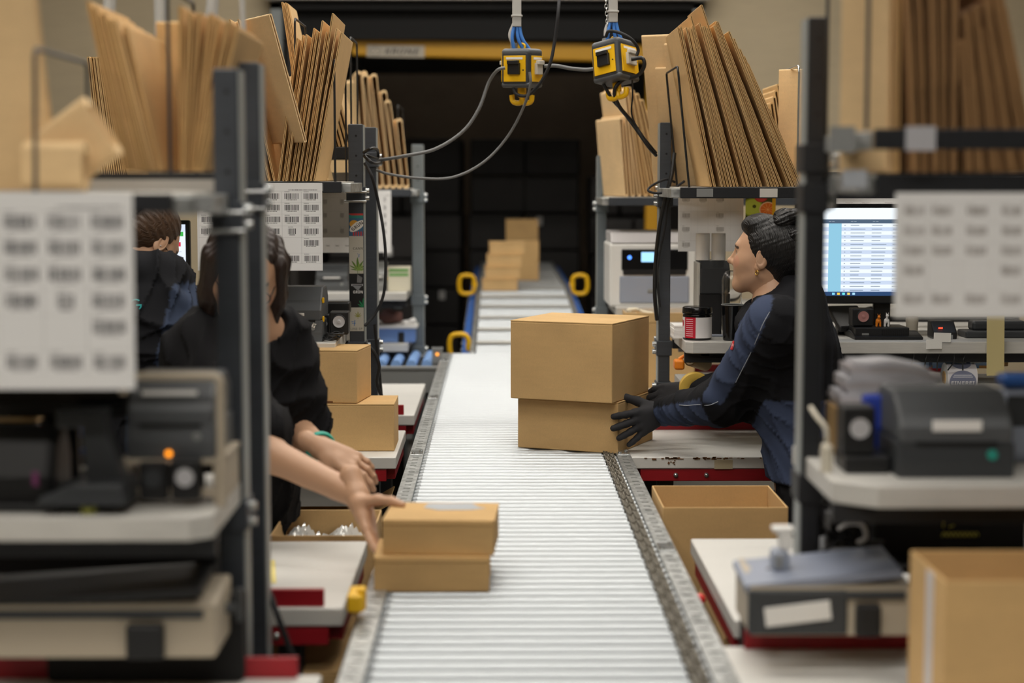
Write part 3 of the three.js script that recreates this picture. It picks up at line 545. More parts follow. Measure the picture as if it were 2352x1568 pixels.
{ // nearest right rack, blurred: cartons stand on the lower shelf behind the retaining bar
  const y = yAt(398, 2.6) + .001;
  for (let i = 0; i < 3; i++) flatCarton(`${ORD[i]} tall pale carton from the left on the black rack`, 'pale cartons on the black rack', xAt([1984, 2044, 2058][i], 398, 2.65), y, i ? -2.82 : -2.66, .42, i ? .3 : .07, .0085, R(.5), i ? R(2) : R(84), [M.kraftPale, M.kraftPale, M.kraft[1]][i], false);
  fan('in the shaded upright group on the black rack', 'shaded upright cartons on the black rack', 5, { x: [xAt(2080, 396, 2.72), xAt(2165, 396, 2.72)], y, d: 2.8, H: (i) => .38 + .01 * i, lean: [4, 1], W: .3, T: .007, tint: () => M.kraftEdgeShade });  // darker kraft puts the shade of this corner into the carton colour
  fan('in the shaded fan on the black rack', 'shaded spreading fan on the black rack', 9, { x: [xAt(2200, 396, 2.72), xAt(2345, 396, 2.72)], y, d: 2.8, H: (i) => [.2, .24, .23, .25, .22, .26, .3, .36, .4][i], lean: [5, 13], W: .3, T: .007, tint: () => M.kraftEdgeShade });  // same darker kraft, shade put into the colour of the fan
}
// ---------------------------------------------------------------- cartons with volume
function carton(name, label, o) {   // o: x, y, z of the base centre; w, h, d; turn; style
  const t = thing(name, label, 'box', [o.x, o.y, o.z], o.turn || 0, o.group);
  const m = o.m || M.kraft[0], { w, h, d } = o, th = .004;
  if (o.open) {
    part(t, 'bottom', B(w - .004, th, d - .004, 0, 0, 0, 0), m);
    part(t, 'front_panel', B(w, h, th, 0, 0, d / 2 - th / 2, .0015), m); part(t, 'back_panel', B(w, h, th, 0, 0, -d / 2 + th / 2, .0015), m);
    for (const s of [-1, 1]) part(t, 'side_panel', B(th, h, d - 2 * th, s * (w / 2 - th / 2), 0, 0, .0015), m);
    if (o.flaps) o.flaps.forEach(([s, a, fl]) => { const g = s === 'l' || s === 'r' ? B(.004, fl, d * .98, 0, 0, 0, .001) : B(w * .98, fl, .004, 0, 0, 0, .001); const q = s === 'l' ? [-w / 2, 0, R(a)] : s === 'r' ? [w / 2, 0, -R(a)] : s === 'f' ? [0, d / 2, R(a)] : [0, -d / 2, -R(a)]; part(t, 'flap', s === 'l' || s === 'r' ? move(g, q[0], h, 0, 0, 0, q[2]) : move(g, 0, h, q[1], q[2]), m); });
  } else if (o.mailer) {   // folding parcel: tray and a lid whose front lip tucks in
    part(t, 'tray', B(w, h - .004, d, 0, 0, 0, .002), m);
    part(t, 'lid', [B(w + .002, .0035, d + .001, 0, h - .0035, 0, .001), B(w - .006, .006, .003, 0, h - .0095, d / 2 + .0008, .001)], m);
    for (const s of [-1, 1]) part(t, 'side_tab', B(.0025, h * .55, d * .3, s * (w / 2 + .0006), h * .42, d * .28, .001), m);
  } else {
    part(t, 'body', B(w, h - .004, d, 0, 0, 0, .003), m);
    part(t, 'top_flap', B(w, .004, d / 2 - .001, 0, h - .004, d / 4, .0012), m);
    part(t, 'top_flap', B(w, .004, d / 2 - .001, 0, h - .004, -d / 4, .0012), m);
    if (o.slot) part(t, 'hand_slot', B(.05, .005, .001, o.slot, .001, d / 2 + .0002, 0), M.kraftDark);
    if (o.tape) part(t, 'tape', [B(w + .001, .0008, .05, 0, h, 0, 0), B(.0008, .06, .05, w / 2 + .0004, h - .06, 0, 0)], std({ color: 0xb98d55, roughness: .25 }));
  }
  return t;
}
function cornerBox(name, label, x, z, a, o) {   // placed by its near right corner, turned by a
  const c = Math.cos(a), s = Math.sin(a);
  return carton(name, label, { ...o, x: x - o.w / 2 * c + o.d / 2 * s * 1, z: z - o.w / 2 * s - o.d / 2 * c, turn: -a });
}
cornerBox('carton', 'lower of the two large brown boxes, on the rollers against the black glove', .3365, -4.81, R(24), { y: TOP, w: .305, h: .145, d: .30, m: M.kraft[0] });
cornerBox('carton', 'upper and taller of the two large brown boxes on the rollers', .317, -4.775, R(24), { y: TOP + .146, w: .307, h: .222, d: .31, m: M.kraft[0] });
carton('carton', 'lower brown box of the two stacked on the left table', { x: -.455, y: TOP, z: -4.965, w: .33, h: .134, d: .2, m: M.kraft[0] });
carton('carton', 'upper brown box with a hand slot, stacked on the left table', { x: -.535, y: TOP + .135, z: -4.985, w: .31, h: .15, d: .19, turn: R(-8), m: M.kraft[0], slot: .06 });
carton('parcel', 'lower of the two flat brown parcels at the front of the conveyor', { x: -.122, y: TOP, z: -3.265, w: .214, h: .0655, d: .17, mailer: true, m: M.kraft[1] });
{ const p = carton('parcel', 'upper flat brown parcel held by the bare hand, silvery label on top', { x: -.106, y: TOP + .066, z: -3.285, w: .208, h: .066, d: .178, turn: R(-3), mailer: true, m: M.kraft[1] });
  const s = new THREE.Shape(); [[-.045, .03], [.04, .035], [.055, .0], [.07, -.012], [.045, -.03], [-.02, -.036], [-.05, -.012]].forEach(([x, y], i) => i ? s.lineTo(x, y) : s.moveTo(x, y)); s.closePath();
  const g = new THREE.ExtrudeGeometry(s, { depth: .0006, bevelEnabled: false }); g.rotateX(-Math.PI / 2); g.translate(.012, .0662, -.045);
  part(p, 'label', boxUV(g), std({ color: 0xc7ccd2, roughness: .25 }), 'silvery address label'); }
{ const d = 10.15, names = ['lowest', 'second lowest', 'third', 'topmost'];
  for (let i = 0; i < 4; i++) { const f = fit(1108 + i * 4, 500, 1190 + i * 6, 600, d); carton('parcel', `${names[i]} of the four flat parcels stacked on the extending conveyor`, { x: f.x, y: extY(d) + i * .0705, z: -d - .07 - i * .012, w: .205, h: .07, d: .17, mailer: true, turn: R([-2, 1, -1, 2][i]), m: M.kraft[2], group: 'parcels stacked on the extending conveyor' }); }
  const f = fit(1165, 500, 1238, 600, 11.0); carton('carton', 'shaded tall box behind the four parcels on the extending conveyor', { x: f.x, y: extY(11), z: -11.1, w: f.w, h: .25, d: .2, m: M.kraft[0] });
  const f2 = fit(1162, 490, 1236, 600, 11.9); carton('carton', 'dark topmost box at the mouth of the trailer on the conveyor', { x: f2.x, y: extY(11.9), z: -12.0, w: f2.w, h: .36, d: .25, m: M.kraft[1] }); }
{ // open cartons between the tables
  const hR = EYE - .741, t = carton('open_carton', 'large open empty carton beside the conveyor on the right', { x: .518, y: .55, z: -4.04, w: .285, h: hR - .55, d: .285, open: true, m: M.kraft[0], flaps: [] });
  carton('carton', 'closed carton on the floor holding up the right open carton', { x: .53, y: 0, z: -4.04, w: .34, h: .549, d: .34, m: M.kraft[1] });
  const hL = EYE - .774; carton('open_carton', 'open carton with crumpled film behind the left table of the black T-shirt woman', { x: -.385, y: .5, z: -3.9, w: .225, h: hL - .5, d: .3, open: true, m: M.kraft[2] });
  carton('carton', 'closed carton on the floor holding up the left open carton', { x: -.385, y: 0, z: -3.9, w: .225, h: .499, d: .3, m: M.kraft[1] });
  const g = new THREE.PlaneGeometry(.2, .26, 18, 18); g.rotateX(-Math.PI / 2); const p = g.attributes.position; for (let i = 0; i < p.count; i++) p.setY(i, .02 * Math.sin(i * 12.9) * Math.cos(i * 4.1) + .012 * Math.sin(p.getX(i) * 60)); g.computeVertexNormals();
  solo('packing_film', 'crumpled shiny packing film inside the left open carton', 'film', g, std({ color: 0xd8d8d4, roughness: .15, metalness: .3, side: THREE.DoubleSide }), [-.385, hL - .05, -3.9]);
  carton('open_carton', 'open carton with bent flaps under the table with the stacked boxes', { x: -.56, y: .38, z: -4.98, w: .3, h: .34, d: .3, open: true, m: M.kraft[1], flaps: [['l', 40, .12], ['r', 60, .12], ['f', 100, .1]] });
  carton('carton', 'closed carton on the floor under the table with the stacked boxes', { x: -.56, y: 0, z: -4.98, w: .4, h: .379, d: .34, m: M.kraft[1] });
  carton('carton', 'large carton under the table before the black T-shirt woman', { x: -.42, y: .0, z: -3.3, w: .26, h: .8, d: .4, m: M.kraft[0] });
  carton('open_carton', 'tall open carton under the right table beside the rail, torn tape on it', { x: .52, y: 0, z: -3.34, w: .2, h: .84, d: .4, open: true, m: M.kraft[0], flaps: [['l', -12, .04]] });
  const rk = fit(1598, 1360, 1618, 1392, 3.3); solo('knob', 'round red knob below the outer side of the right rail', 'knob', move(new THREE.SphereGeometry(.012, 18, 12), 0, 0, 0), std({ color: 0xe2403a, roughness: .35 }), [at(1607, 1376, 3.3).x, at(1607, 1376, 3.3).y, -3.3]);
}
{ // big open box in the near right corner
  const t = carton('open_carton', 'large blurred open carton in the near right corner with white tape', { x: .603 + .19, y: TOP, z: -2.40, w: .38, h: .224, d: .2, open: true, m: M.kraft[0] });
  part(t, 'tape_strip', B(.001, .2, .035, -.1905, .02, .02, 0), std({ color: 0xd9d7da, roughness: .35 }));
}
{ const f = fit(-60, 908, 76, 975, 2.7); const t = carton('carton', 'brown carton with a small barcode at the outer edge behind the nearest monitor', { x: f.x, y: f.y, z: -2.78, w: f.w, h: f.h, d: .12, m: M.kraft[2] });
  const bc = canvasTex(64, 64, (g, w, h) => { g.fillStyle = '#c29a62'; g.fillRect(0, 0, w, h); g.fillStyle = '#5b4026'; for (let k = 0; k < 16; k++) if ((k * 7) % 3) g.fillRect(2 + k * 4, 4, 2, 56); });
  part(t, 'barcode', B(f.w * .2, f.h * .36, .001, f.w * .38, .005, .0605, 0), std({ map: bc })); 
  solo('box_riser', 'grey riser box under the brown carton behind the nearest monitor', 'riser', [B(f.w, .016, .12, 0, f.y - SHELF - .017, 0), B(.01, f.y - SHELF - .017, .12, -f.w * .45, 0, 0), B(.01, f.y - SHELF - .017, .12, f.w * .45, 0, 0)], M.plasticDark, [f.x, SHELF, -2.68]); }

// ---------------------------------------------------------------- hanging barcode sheets
const SCOLS = [.09, .25, .42, .6, .757, .91], SROWS = [.155, .285, .42, .555, .687, .865];
function sheetTex(cols, rows, skip, ink, sd) {
  let s = sd; const rn = () => { s = (s * 16807) % 2147483647; return s / 2147483647; };
  return canvasTex(1024, 720, (g, w, h) => {
    g.fillStyle = '#f4f4f3'; g.fillRect(0, 0, w, h); g.fillStyle = ink;
    for (let k = 0; k < 40; k++) g.fillRect(w * .73 + k * 6, h * .075, 2 + rn() * 3, 7);
    g.strokeStyle = '#d0d0d0'; g.lineWidth = 1.5; for (const c of cols) { g.strokeRect((c - .078) * w, h * .1, .156 * w, h * .82); } for (const r of rows) g.strokeRect(w * .01, (r - .065) * h, w * .98, .01);
    rows.forEach((r, j) => cols.forEach((c, i) => { if (skip(i, j)) return; const bw = (j === 3 && i === 4 ? .062 : .115) * w, x0 = c * w - bw / 2; let x = x0; g.fillStyle = ink;
      while (x < x0 + bw) { const q = 1.5 + rn() * 5; g.fillRect(x, r * h - 26, q, 46); x += q + 1.5 + rn() * 4.5; } for (let k = 0; k < 9; k++) g.fillRect(x0 + bw * (.15 + k * .08), r * h + 24, 5, 6); for (let k = 0; k < 7; k++) g.fillRect(x0 + k * 6, r * h - 40, 4, 4); }));
  });
}
function sheet(label, x0, y0, x1, y1, d, map, opt = {}) {
  const f = fit(x0, y0, x1, y1, d), n = 10, g = new THREE.BoxGeometry(f.w, f.h, .0012, n, n, 1), p = g.attributes.position;
  for (let i = 0; i < p.count; i++) { const v = .5 - p.getY(i) / f.h; p.setZ(i, p.getZ(i) + .012 * v * v * (opt.curl ?? .5) + .003 * Math.sin(p.getX(i) / f.w * 5)); }
  g.computeVertexNormals(); g.translate(0, f.h / 2, 0);
  return solo('barcode_sheet', label, 'sheet', g, new THREE.MeshPhysicalMaterial({ map, color: opt.color || 0xffffff, roughness: .5, clearcoat: .5, clearcoatRoughness: .12 }), [f.x, f.y, -d], opt.turn || 0);
}
const sk5 = (i, j) => j === 4 && i !== 5 || (j === 3 && i === 1);
const T1 = sheetTex(SCOLS, SROWS, sk5, '#3f3f42', 77), T2 = sheetTex([.11, .27, .47, .67, .87], [.15, .31, .47, .63, .86], (i, j) => j === 3 && i > 0 && i < 3, '#8b857f', 99), T3 = sheetTex([.12, .38, .64, .88], [.2, .45, .66, .9], (i, j) => i === 3 || (i === 1 && j > 0), '#8f8d88', 55);
sheet('large blurred white barcode sheet hanging from the nearest left rack', -331, 440, 305, 893, 2.315, T1);
sheet('white barcode sheet hanging sharply focused from the second left rack', 455, 420, 740, 621, 4.862, T1);
sheet('grey-looking blurred barcode sheet hanging from the black rack', 2052, 442, 2456, 727, 2.53, T2);
sheet('pale list sheet behind the post of the right rack, above the paper rolls', 1557, 428, 1708, 577, 5.52, T3);
sheet('back of a grey sheet hanging behind the second left rack', 738, 396, 812, 545, 5.62, T3, { color: 0xbdb9b0 });
sheet('white strip sheet below the grey sheet behind the second left rack', 738, 545, 812, 580, 5.75, sheetTex([.2, .5, .8], [.55], () => false, '#777', 21));
sheet('narrow white sheet hanging from the light grey rack beyond the stickered post', 852, 437, 898, 579, 7.42, sheetTex([.7], [.15, .28, .41, .54, .67, .85], () => false, '#666', 31));
sheet('white strip with faint print above the lit list monitor', 1920, 455, 2070, 476, 5.5, sheetTex([.2, .45, .8], [.5], () => false, '#a08f8f', 41));
{ const f = fit(180, 412, 498, 441, 2.845); part(L0b, 'label_strip', B(f.w, f.h, .003, f.x - L0b.position.x, f.y, -2.845 - L0b.position.z, 0), std({ color: 0xd6d4ce, roughness: .3 }), 'white label strip under the shelf rail'); }
{ const lab = (rk, x0, y0, x1, y1, d, m, l) => { const f = fit(x0, y0, x1, y1, d); part(rk, 'shelf_label', B(f.w, f.h, .0015, f.x - rk.position.x, f.y, -d - rk.position.z, 0), m, l); };
  lab(R1, 1600, 433, 1638, 452, 4.934, M.plasticMid); lab(R1, 1745, 433, 1786, 453, 4.934, std({ map: canvasTex(128, 64, (g, w, h) => { g.fillStyle = '#dcd8d0'; g.fillRect(0, 0, w, h); g.fillStyle = '#3a2e2a'; for (let k = 0; k < 18; k++) if ((k * 5) % 4) g.fillRect(16 + k * 4, 8, 2, 38); }) }), 'white barcode label');
  lab(L1, 733, 421, 742, 438, 4.862, M.plasticMid); lab(R0, 2080, 290, 2150, 346, 2.53, std({ color: 0xb9b9bd, roughness: .4 }), 'pale plastic label holder'); lab(R0, 1935, 390, 1992, 432, 2.56, std({ color: 0xaeb3ba, roughness: .4 }), 'pale plastic label holder'); lab(R0, 1905, 290, 1965, 350, 2.54, M.plasticMid, 'grey end bracket'); lab(L0, 398, 447, 490, 486, 2.36, M.plasticMid, 'grey end bracket'); }
{ const f = fit(1712, 440, 1782, 502, 5.5);
  const fr = canvasTex(256, 256, (g, w, h) => { g.fillStyle = '#4a4a1c'; g.fillRect(0, 0, w, h);
    const disc = (x, y, r, a, b) => { g.fillStyle = a; g.beginPath(); g.arc(x, y, r, 0, 7); g.fill(); g.fillStyle = b; g.beginPath(); g.arc(x, y, r * .86, 0, 7); g.fill(); };
    disc(60, 150, 90, '#8d9a24', '#b9c044'); g.fillStyle = '#4d4a12'; g.beginPath(); g.arc(75, 140, 16, 0, 7); g.fill(); disc(130, 40, 60, '#b8362c', '#cf4a3a'); disc(190, 170, 74, '#e7b48a', '#d96a1e'); g.strokeStyle = '#efae6a'; g.lineWidth = 3; for (let k = 0; k < 10; k++) { g.beginPath(); g.moveTo(190, 170); g.lineTo(190 + 60 * Math.cos(k * .63), 170 + 60 * Math.sin(k * .63)); g.stroke(); } g.fillStyle = '#d9a21c'; g.fillRect(226, 0, 30, 256); });
  solo('fruit_poster', 'colourful fruit picture hanging above the dark-haired woman', 'poster', move(new THREE.BoxGeometry(f.w, f.h, .002), 0, f.h / 2, 0), std({ map: fr, roughness: .4 }), [f.x, f.y, f.z]); }

// ---------------------------------------------------------------- machines
function labelPrinter(label, f, dp, o = {}) {   // f: measured front rectangle
  const t = thing('label_printer', label, 'printer', [f.x, f.y, f.z - dp / 2], o.turn || 0); const { w, h } = f, m = o.m || M.plastic, z = dp / 2;
  part(t, 'base', sideExtrude([[z, 0], [-z, 0], [-z, h * .42], [z, h * .42], [z + .004, h * .2]], w, .004), o.baseM || m);
  part(t, 'lid', sideExtrude([[z, h * .43], [-z, h * .43], [-z, h * .8], [-z * .6, h], [z * .35, h], [z * .8, h * .78], [z, h * .6]], w * .97, .006), m);
  part(t, 'window', move(B(w * .62, h * .2, .004, 0, 0, 0, .002), 0, h * .74, z * .72, -.72), o.winM || M.plasticDark);
  part(t, 'label_slot', B(w * .7, h * .035, .006, 0, h * .4, z + .002, .001), M.blackMatt);
  part(t, 'front_strip', B(w * (o.strip || .5), h * (o.sh || .055), .002, (o.sx || 0) * w, h * (o.sy || .49), z + .002, .0005), o.stripM || M.paper, 'white label strip');
  part(t, 'feed_button', move(new THREE.CylinderGeometry(w * .045, w * .045, .004, 18), w * .3, h * .28, z + .004, Math.PI / 2), o.btn || M.plasticMid);
  if (o.latch) for (const y of [.72, .38]) part(t, 'latch', B(.006, h * .1, .02, w * .495, h * y, z * .7, .002), M.yellow, 'yellow latch');
  if (o.led) part(t, 'indicator', move(new THREE.SphereGeometry(.004, 12, 8), w * -.02, h * .06, z + .002), glow(o.led, 2.2), 'glowing indicator lamp');
  if (o.logo) part(t, 'logo', [move(B(.004, .013, .001, -.003, 0, 0, 0), w * .3, h * .3, z + .006, 0, 0, -.5), move(B(.004, .013, .001, .003, 0, 0, 0), w * .3, h * .3, z + .006, 0, 0, -.5), move(B(.004, .009, .001, .008, 0, 0, 0), w * .3, h * .3, z + .006, 0, 0, .5)], M.paper);
  return t;
}
function speaker(label, f, dp, coneM, turn = 0) {
  const t = thing('speaker', label, 'speaker', [f.x, f.y, f.z - dp / 2], turn), { w, h } = f, r = Math.min(w, h) * .33;
  part(t, 'cabinet', RB(w, h, dp, 0, 0, 0, .004), M.black);
  part(t, 'surround', move(new THREE.TorusGeometry(r, r * .16, 10, 28), 0, h * .56, dp / 2), M.rubber);
  part(t, 'cone', move(lathe([[0, r * .1], [r * .3, r * .16], [r * .34, .0], [r * .95, r * .12]], 28), 0, h * .56, dp / 2 + .001, Math.PI / 2), coneM || M.cone);
  part(t, 'foot', B(w * .9, .004, dp * .8, 0, -.002, 0, .001), M.rubber); return t;
}
function monitor(label, f, o) {   // o: shelf height below, screen map
  const t = thing('monitor', label, 'monitor', [f.x, o.base, f.z - .03], o.turn || 0), { w, h } = f, y = f.y - o.base;
  part(t, 'housing', RB(w, h, .028, 0, y, .012, .006), M.black);
  const bz = .012, bot = o.bottom || .02;
  part(t, 'screen', move(new THREE.BoxGeometry(w - 2 * bz, h - bz - bot, .002), 0, y + bot + (h - bz - bot) / 2, .0265), o.screen || M.blackGloss);
  part(t, 'neck', move(B(.05, y + h * .4 + .02, .02, 0, 0, 0, .004), 0, 0, -.02), M.black);
  part(t, 'foot', sideExtrude([[.09, 0], [-.09, 0], [-.09, .008], [-.02, .02], [.02, .02], [.09, .008]], .2, .003), M.black);
  if (o.light) { const l = new THREE.RectAreaLight(0xdfe8ff, o.light, w - 2 * bz, h - bz - bot); l.position.set(f.x, f.y + bot + (h - bz - bot) / 2, f.z + .003); l.rotation.y = Math.PI; scene.add(l); }
  return t;
}
// list software on the lit monitor
const listTex = canvasTex(1024, 560, (g, w, h) => {
  g.fillStyle = '#dfe9f2'; g.fillRect(0, 0, w, h); g.fillStyle = '#eef6fb'; g.fillRect(0, 0, w, 72); g.fillStyle = '#4d5f73'; g.fillRect(0, 72, w, 26);
  g.fillStyle = '#dfe8ee'; g.font = '15px sans-serif'; ['#', 'Order', 'Customer', 'Status', 'Date'].forEach((s, i) => g.fillText('— — ' , 40 + i * 130, 90));
  for (let r = 0; r < 18; r++) { const y = 98 + r * 24.4; g.fillStyle = r % 2 ? '#c4d2e8' : '#e9f1f6'; g.fillRect(0, y, w, 24.4); g.fillStyle = '#6f7f92'; for (let c = 0; c < 6; c++) { const L = 50 + ((r * 37 + c * 53) % 40); g.fillRect(300 + c * 125, y + 10, L, 4); } g.fillRect(262, y + 10, 8, 4); }
  g.fillStyle = '#8cc2da'; g.fillRect(170, 98, 76, 440); g.fillStyle = '#29446b'; g.fillRect(0, 534, w, 26);
  ['#7fd0f0', '#f2c94a', '#6ee0e8', '#f0d060', '#a8d8f0'].forEach((c, i) => { g.fillStyle = c; g.fillRect(196 + i * 30, 540, 16, 14); });
});
const lit = (map, s) => std({ color: 0x050505, emissive: 0xffffff, emissiveMap: map, emissiveIntensity: s, roughness: .3 });
monitor('lit monitor showing a long list beside the dark-haired woman', fit(1826, 468, 2246, 698, 5.1), { base: SHELF, screen: lit(listTex, .85), light: .25, bottom: .024 });
const greyTex = canvasTex(512, 300, (g, w, h) => { g.fillStyle = '#e6eefc'; g.fillRect(0, 0, w, h); g.fillStyle = '#d5e0f6'; g.fillRect(0, 0, w, 30); g.fillStyle = '#3fae4d'; g.fillRect(484, 30, 22, 18); g.fillStyle = '#d1324a'; g.fillRect(480, 72, 18, 18); g.fillStyle = '#b8c0d0'; for (let k = 0; k < 9; k++) g.fillRect(470, 110 + k * 18, 30, 3); });
monitor('lit white monitor in front of the woman with glasses', fit(25, 506, 434, 690, 5.15), { base: SHELF, screen: lit(greyTex, .85), light: .25, bottom: .008 });
monitor('dark monitor on the nearest left shelf below the blurred sheet', fit(-60, 640, 298, 962, 2.5), { base: SHELF });
{ // slanted stand and foot of that monitor
  const d = 2.46, t = thing('monitor_stand', 'slanted black arm with wedge foot below the nearest dark monitor', 'stand', [at(215, 1200, d).x, SHELF, -d]);
  const q = (x, y) => { const p = at(x, y, d); return [p.x - t.position.x, p.y - SHELF]; };
  const mk = (pts, w) => { const s = new THREE.Shape(); pts.forEach(([x, y], i) => { const p = q(x, y); i ? s.lineTo(p[0], Math.max(0, p[1])) : s.moveTo(p[0], Math.max(0, p[1])); }); s.closePath(); const g = new THREE.ExtrudeGeometry(s, { depth: w, bevelEnabled: true, bevelThickness: .004, bevelSize: .004, bevelSegments: 2 }); g.translate(0, 0, -w / 2 + .02); return boxUV(g); };
  part(t, 'foot', mk([[125, 1135], [125, 1128], [200, 1098], [300, 1098], [308, 1135]], .1), M.plasticDark);
  part(t, 'arm', mk([[205, 950], [240, 950], [300, 1110], [222, 1112]], .035), M.plasticDark);
  part(t, 'head', mk([[150, 940], [250, 940], [250, 968], [150, 968]], .03), M.plasticDark);
}
// nearest left shelf
{ const f = fit(290, 870, 492, 1052, 2.47);
  labelPrinter('big grey label printer with pale rim and orange light on the nearest left shelf', f, .17, { m: M.plastic, led: 0xff9418, strip: .62, sy: .8 });
  const rise = thing('printer_stand', 'pale metal riser under the big grey label printer', 'stand', [f.x, SHELF, -2.555]); const hh = f.y - SHELF - .001;
  part(rise, 'shelf', B(f.w + .02, .008, .17, 0, hh - .008, 0, .002), M.beige); for (const s of [-1, 1]) part(rise, 'side', B(.012, hh - .008, .17, s * (f.w / 2 + .002), 0, 0, .002), M.beige); part(rise, 'lower_bar', B(f.w, .012, .012, 0, .012, .078, .002), M.beige);
  const frame = thing('wire_bracket', 'pale rounded frame standing round the big grey label printer', 'bracket', [f.x, SHELF, -2.46]);
  part(frame, 'hoop', bend([[f.w / 2 + .01, hh, 0], [f.w / 2 + .01, hh + f.h + .006, 0], [-f.w / 2, hh + f.h + .006, 0], [-f.w / 2, hh + f.h - .02, 0]], .0062), M.beige); part(frame, 'leg', cyl([f.w / 2 + .01, 0, 0], [f.w / 2 + .01, hh, 0], .0062), M.beige);
  speaker('small black speaker with a white cone under the big grey label printer', fit(392, 1056, 458, 1146, 2.45), .05);
  speaker('small dark speaker left of the white-coned one under the grey printer', fit(320, 1060, 384, 1146, 2.46), .05, M.plasticDark);
  const g = thing('desk_device', 'black rounded device at the outer end of the nearest left shelf', 'device', [at(45, 1190, 2.42).x, SHELF, -2.47]);
  part(g, 'body', sideExtrude([[.05, 0], [-.06, 0], [-.06, .07], [-.04, .11], [0, .118], [.035, .1], [.055, .05]], .1, .012), M.black); part(g, 'base', RB(.115, .014, .12, 0, 0, 0, .006), M.black); part(g, 'badge', B(.008, .02, .002, .028, .04, .067, 0), std({ color: 0x8a4a78 }));  // badge is a pinkish reflection painted onto the black body
  solo('power_adapter', 'small pale grey adapter box between the black device and the monitor foot', 'adapter', [RB(.052, .03, .04, 0, 0, 0, .004), B(.012, .02, .002, .01, .005, .021)], M.plasticLight, [at(163, 1110, 2.55).x, SHELF, -2.62]);
  solo('cap', 'yellow-green plastic cap on the nearest left shelf by the monitor foot', 'cap', move(lathe([[0, .012], [.009, .012], [.011, .008], [.011, 0], [0, 0]], 20), 0, 0, 0), std({ color: 0xc9cc5e, roughness: .4 }), [at(200, 1140, 2.4).x, SHELF, -2.41]);
  solo('tape_roll', 'blue tape roll beside the monitor arm on the nearest left shelf', 'tape', move(new THREE.TorusGeometry(.017, .006, 8, 24), 0, .062, 0, 0, .5), M.blue, [at(158, 1010, 2.6).x, SHELF, -2.66]);
  solo('tape_holder', 'black holder block carrying the blue tape roll', 'holder', B(.04, .04, .04, 0, 0, 0, .003), M.black, [at(158, 1010, 2.6).x, SHELF, -2.66]);
}
function tapeMachine(label, x, y, z, w, o = {}) {
  const t = thing('tape_machine', label, 'tape machine', [x, y, z], o.turn || 0), m = o.m || M.beige;
  part(t, 'body', sideExtrude([[.09, 0], [-.06, 0], [-.06, .088], [0, .085], [.09, .076]], w, .006), m);
  if (o.split) part(t, 'dark_front', RB(w * .6, .07, .02, -w * .2, .002, .086, .004), M.plasticDark);
  part(t, 'cover', move(sideExtrude([[.085, 0], [-.055, 0], [-.055, .012], [.085, .012]], w * .96, .003), -w * .04, .083, 0, .06, 0, o.tilt ?? .06), o.cover || M.black);
  part(t, 'knob', RB(w * .15, .05, .02, w * .22, -.0 + .001, .098, .005), M.black); part(t, 'cutter', B(w * .9, .012, .01, 0, .058, .092, .002), M.plasticDark);
  part(t, 'crank', [cyl([w * .5, .05, 0], [w * .5 + .02, .05, 0], .008), B(.01, .05, .016, w * .5 + .02, .03, 0, .003)], M.plasticDark);
  if (o.stand) for (const s of [-1, 1]) part(t, 'leg', B(.02, o.stand + .02, .012, s * w * .42, -o.stand, o.legZ, .002), M.black);
  if (o.label) part(t, 'label', move(B(w * .4, .03, .003, 0, 0, 0, .001), -w * .2, .022, .1, 0, 0, .12), o.label, 'pale label');
  return t;
}
tapeMachine('beige gummed tape machine with black cover at the foot of the nearest left rack', at(215, 1500, 2.48).x, TOP + .075, -2.56, .36, { stand: .075, legZ: -.084 });
tapeMachine('grey gummed tape machine with a pale label at the foot of the black rack', at(1905, 1420, 2.65).x, TOP + .06, -2.73, .255, { stand: .06, legZ: -.072, split: true, m: M.beige, cover: std({ color: 0x8a92a4, roughness: .5 }), label: M.plasticWhite, tilt: .1 });
solo('folding_rule', 'yellow strip lying across behind the beige tape machine', 'rule', B(.15, .008, .02, 0, 0, 0, .001), std({ color: 0xd8c22e, roughness: .5 }), [at(395, 1353, 2.6).x, at(395, 1362, 2.6).y, -2.61]);
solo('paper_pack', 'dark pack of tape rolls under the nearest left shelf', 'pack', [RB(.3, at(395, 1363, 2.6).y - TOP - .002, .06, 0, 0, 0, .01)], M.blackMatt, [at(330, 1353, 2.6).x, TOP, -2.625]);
// second left shelf
labelPrinter('grey label printer with yellow latches on the second left shelf', fit(632, 662, 740, 789, 5.0), .2, { m: M.plastic, latch: true, logo: true, strip: .48, sy: .5, sx: -.12, winM: M.plasticMid });
speaker('small black speaker with white cone beside the stickered post', fit(757, 716, 800, 767, 5.06), .06);
speaker('half hidden black speaker between the grey printer and the white-coned one', fit(735, 722, 756, 770, 5.12), .06);
solo('router', 'black box above the speakers by the stickered post', 'device', [RB(.07, .035, .06, 0, 0, 0, .006), B(.06, .06, .05, 0, -.06, 0, .002)], M.black, [at(777, 718, 5.2).x, at(777, 720, 5.2).y, -5.22]);
{ const c = []; for (let k = 0; k < 5; k++) { const p = at(758 + k * 3, 777 + k, 5.02); const loop = []; for (let a = 0; a < 9; a++) loop.push([p.x + .024 * Math.cos(a / 9 * 6.28 + k), SHELF + .006 + k * .004 + .004 * Math.sin(a * 3 + k), p.z + .03 * Math.sin(a / 9 * 6.28 + k)]); c.push(tube(loop, .0025, 36, 6, true)); }
  solo('cable_coil', 'coiled black cable in front of the speakers on the second left shelf', 'cable', c, M.black); }
{ const t = thing('barcode_scanner', 'black handheld scanner in its stand behind the woman with glasses', 'scanner', [at(452, 700, 5.1).x, SHELF, -5.12]);
  part(t, 'stand', [cyl([0, 0, 0], [0, .012, 0], .035, .03, 20), tube([[0, .01, 0], [-.005, .08, 0], [.0, .13, 0]], .007, 16)], M.black); part(t, 'head', RB(.05, .03, .09, .006, .125, .01, .012), M.black); part(t, 'window', B(.035, .018, .002, .006, .131, .056, 0), M.blackGloss); }
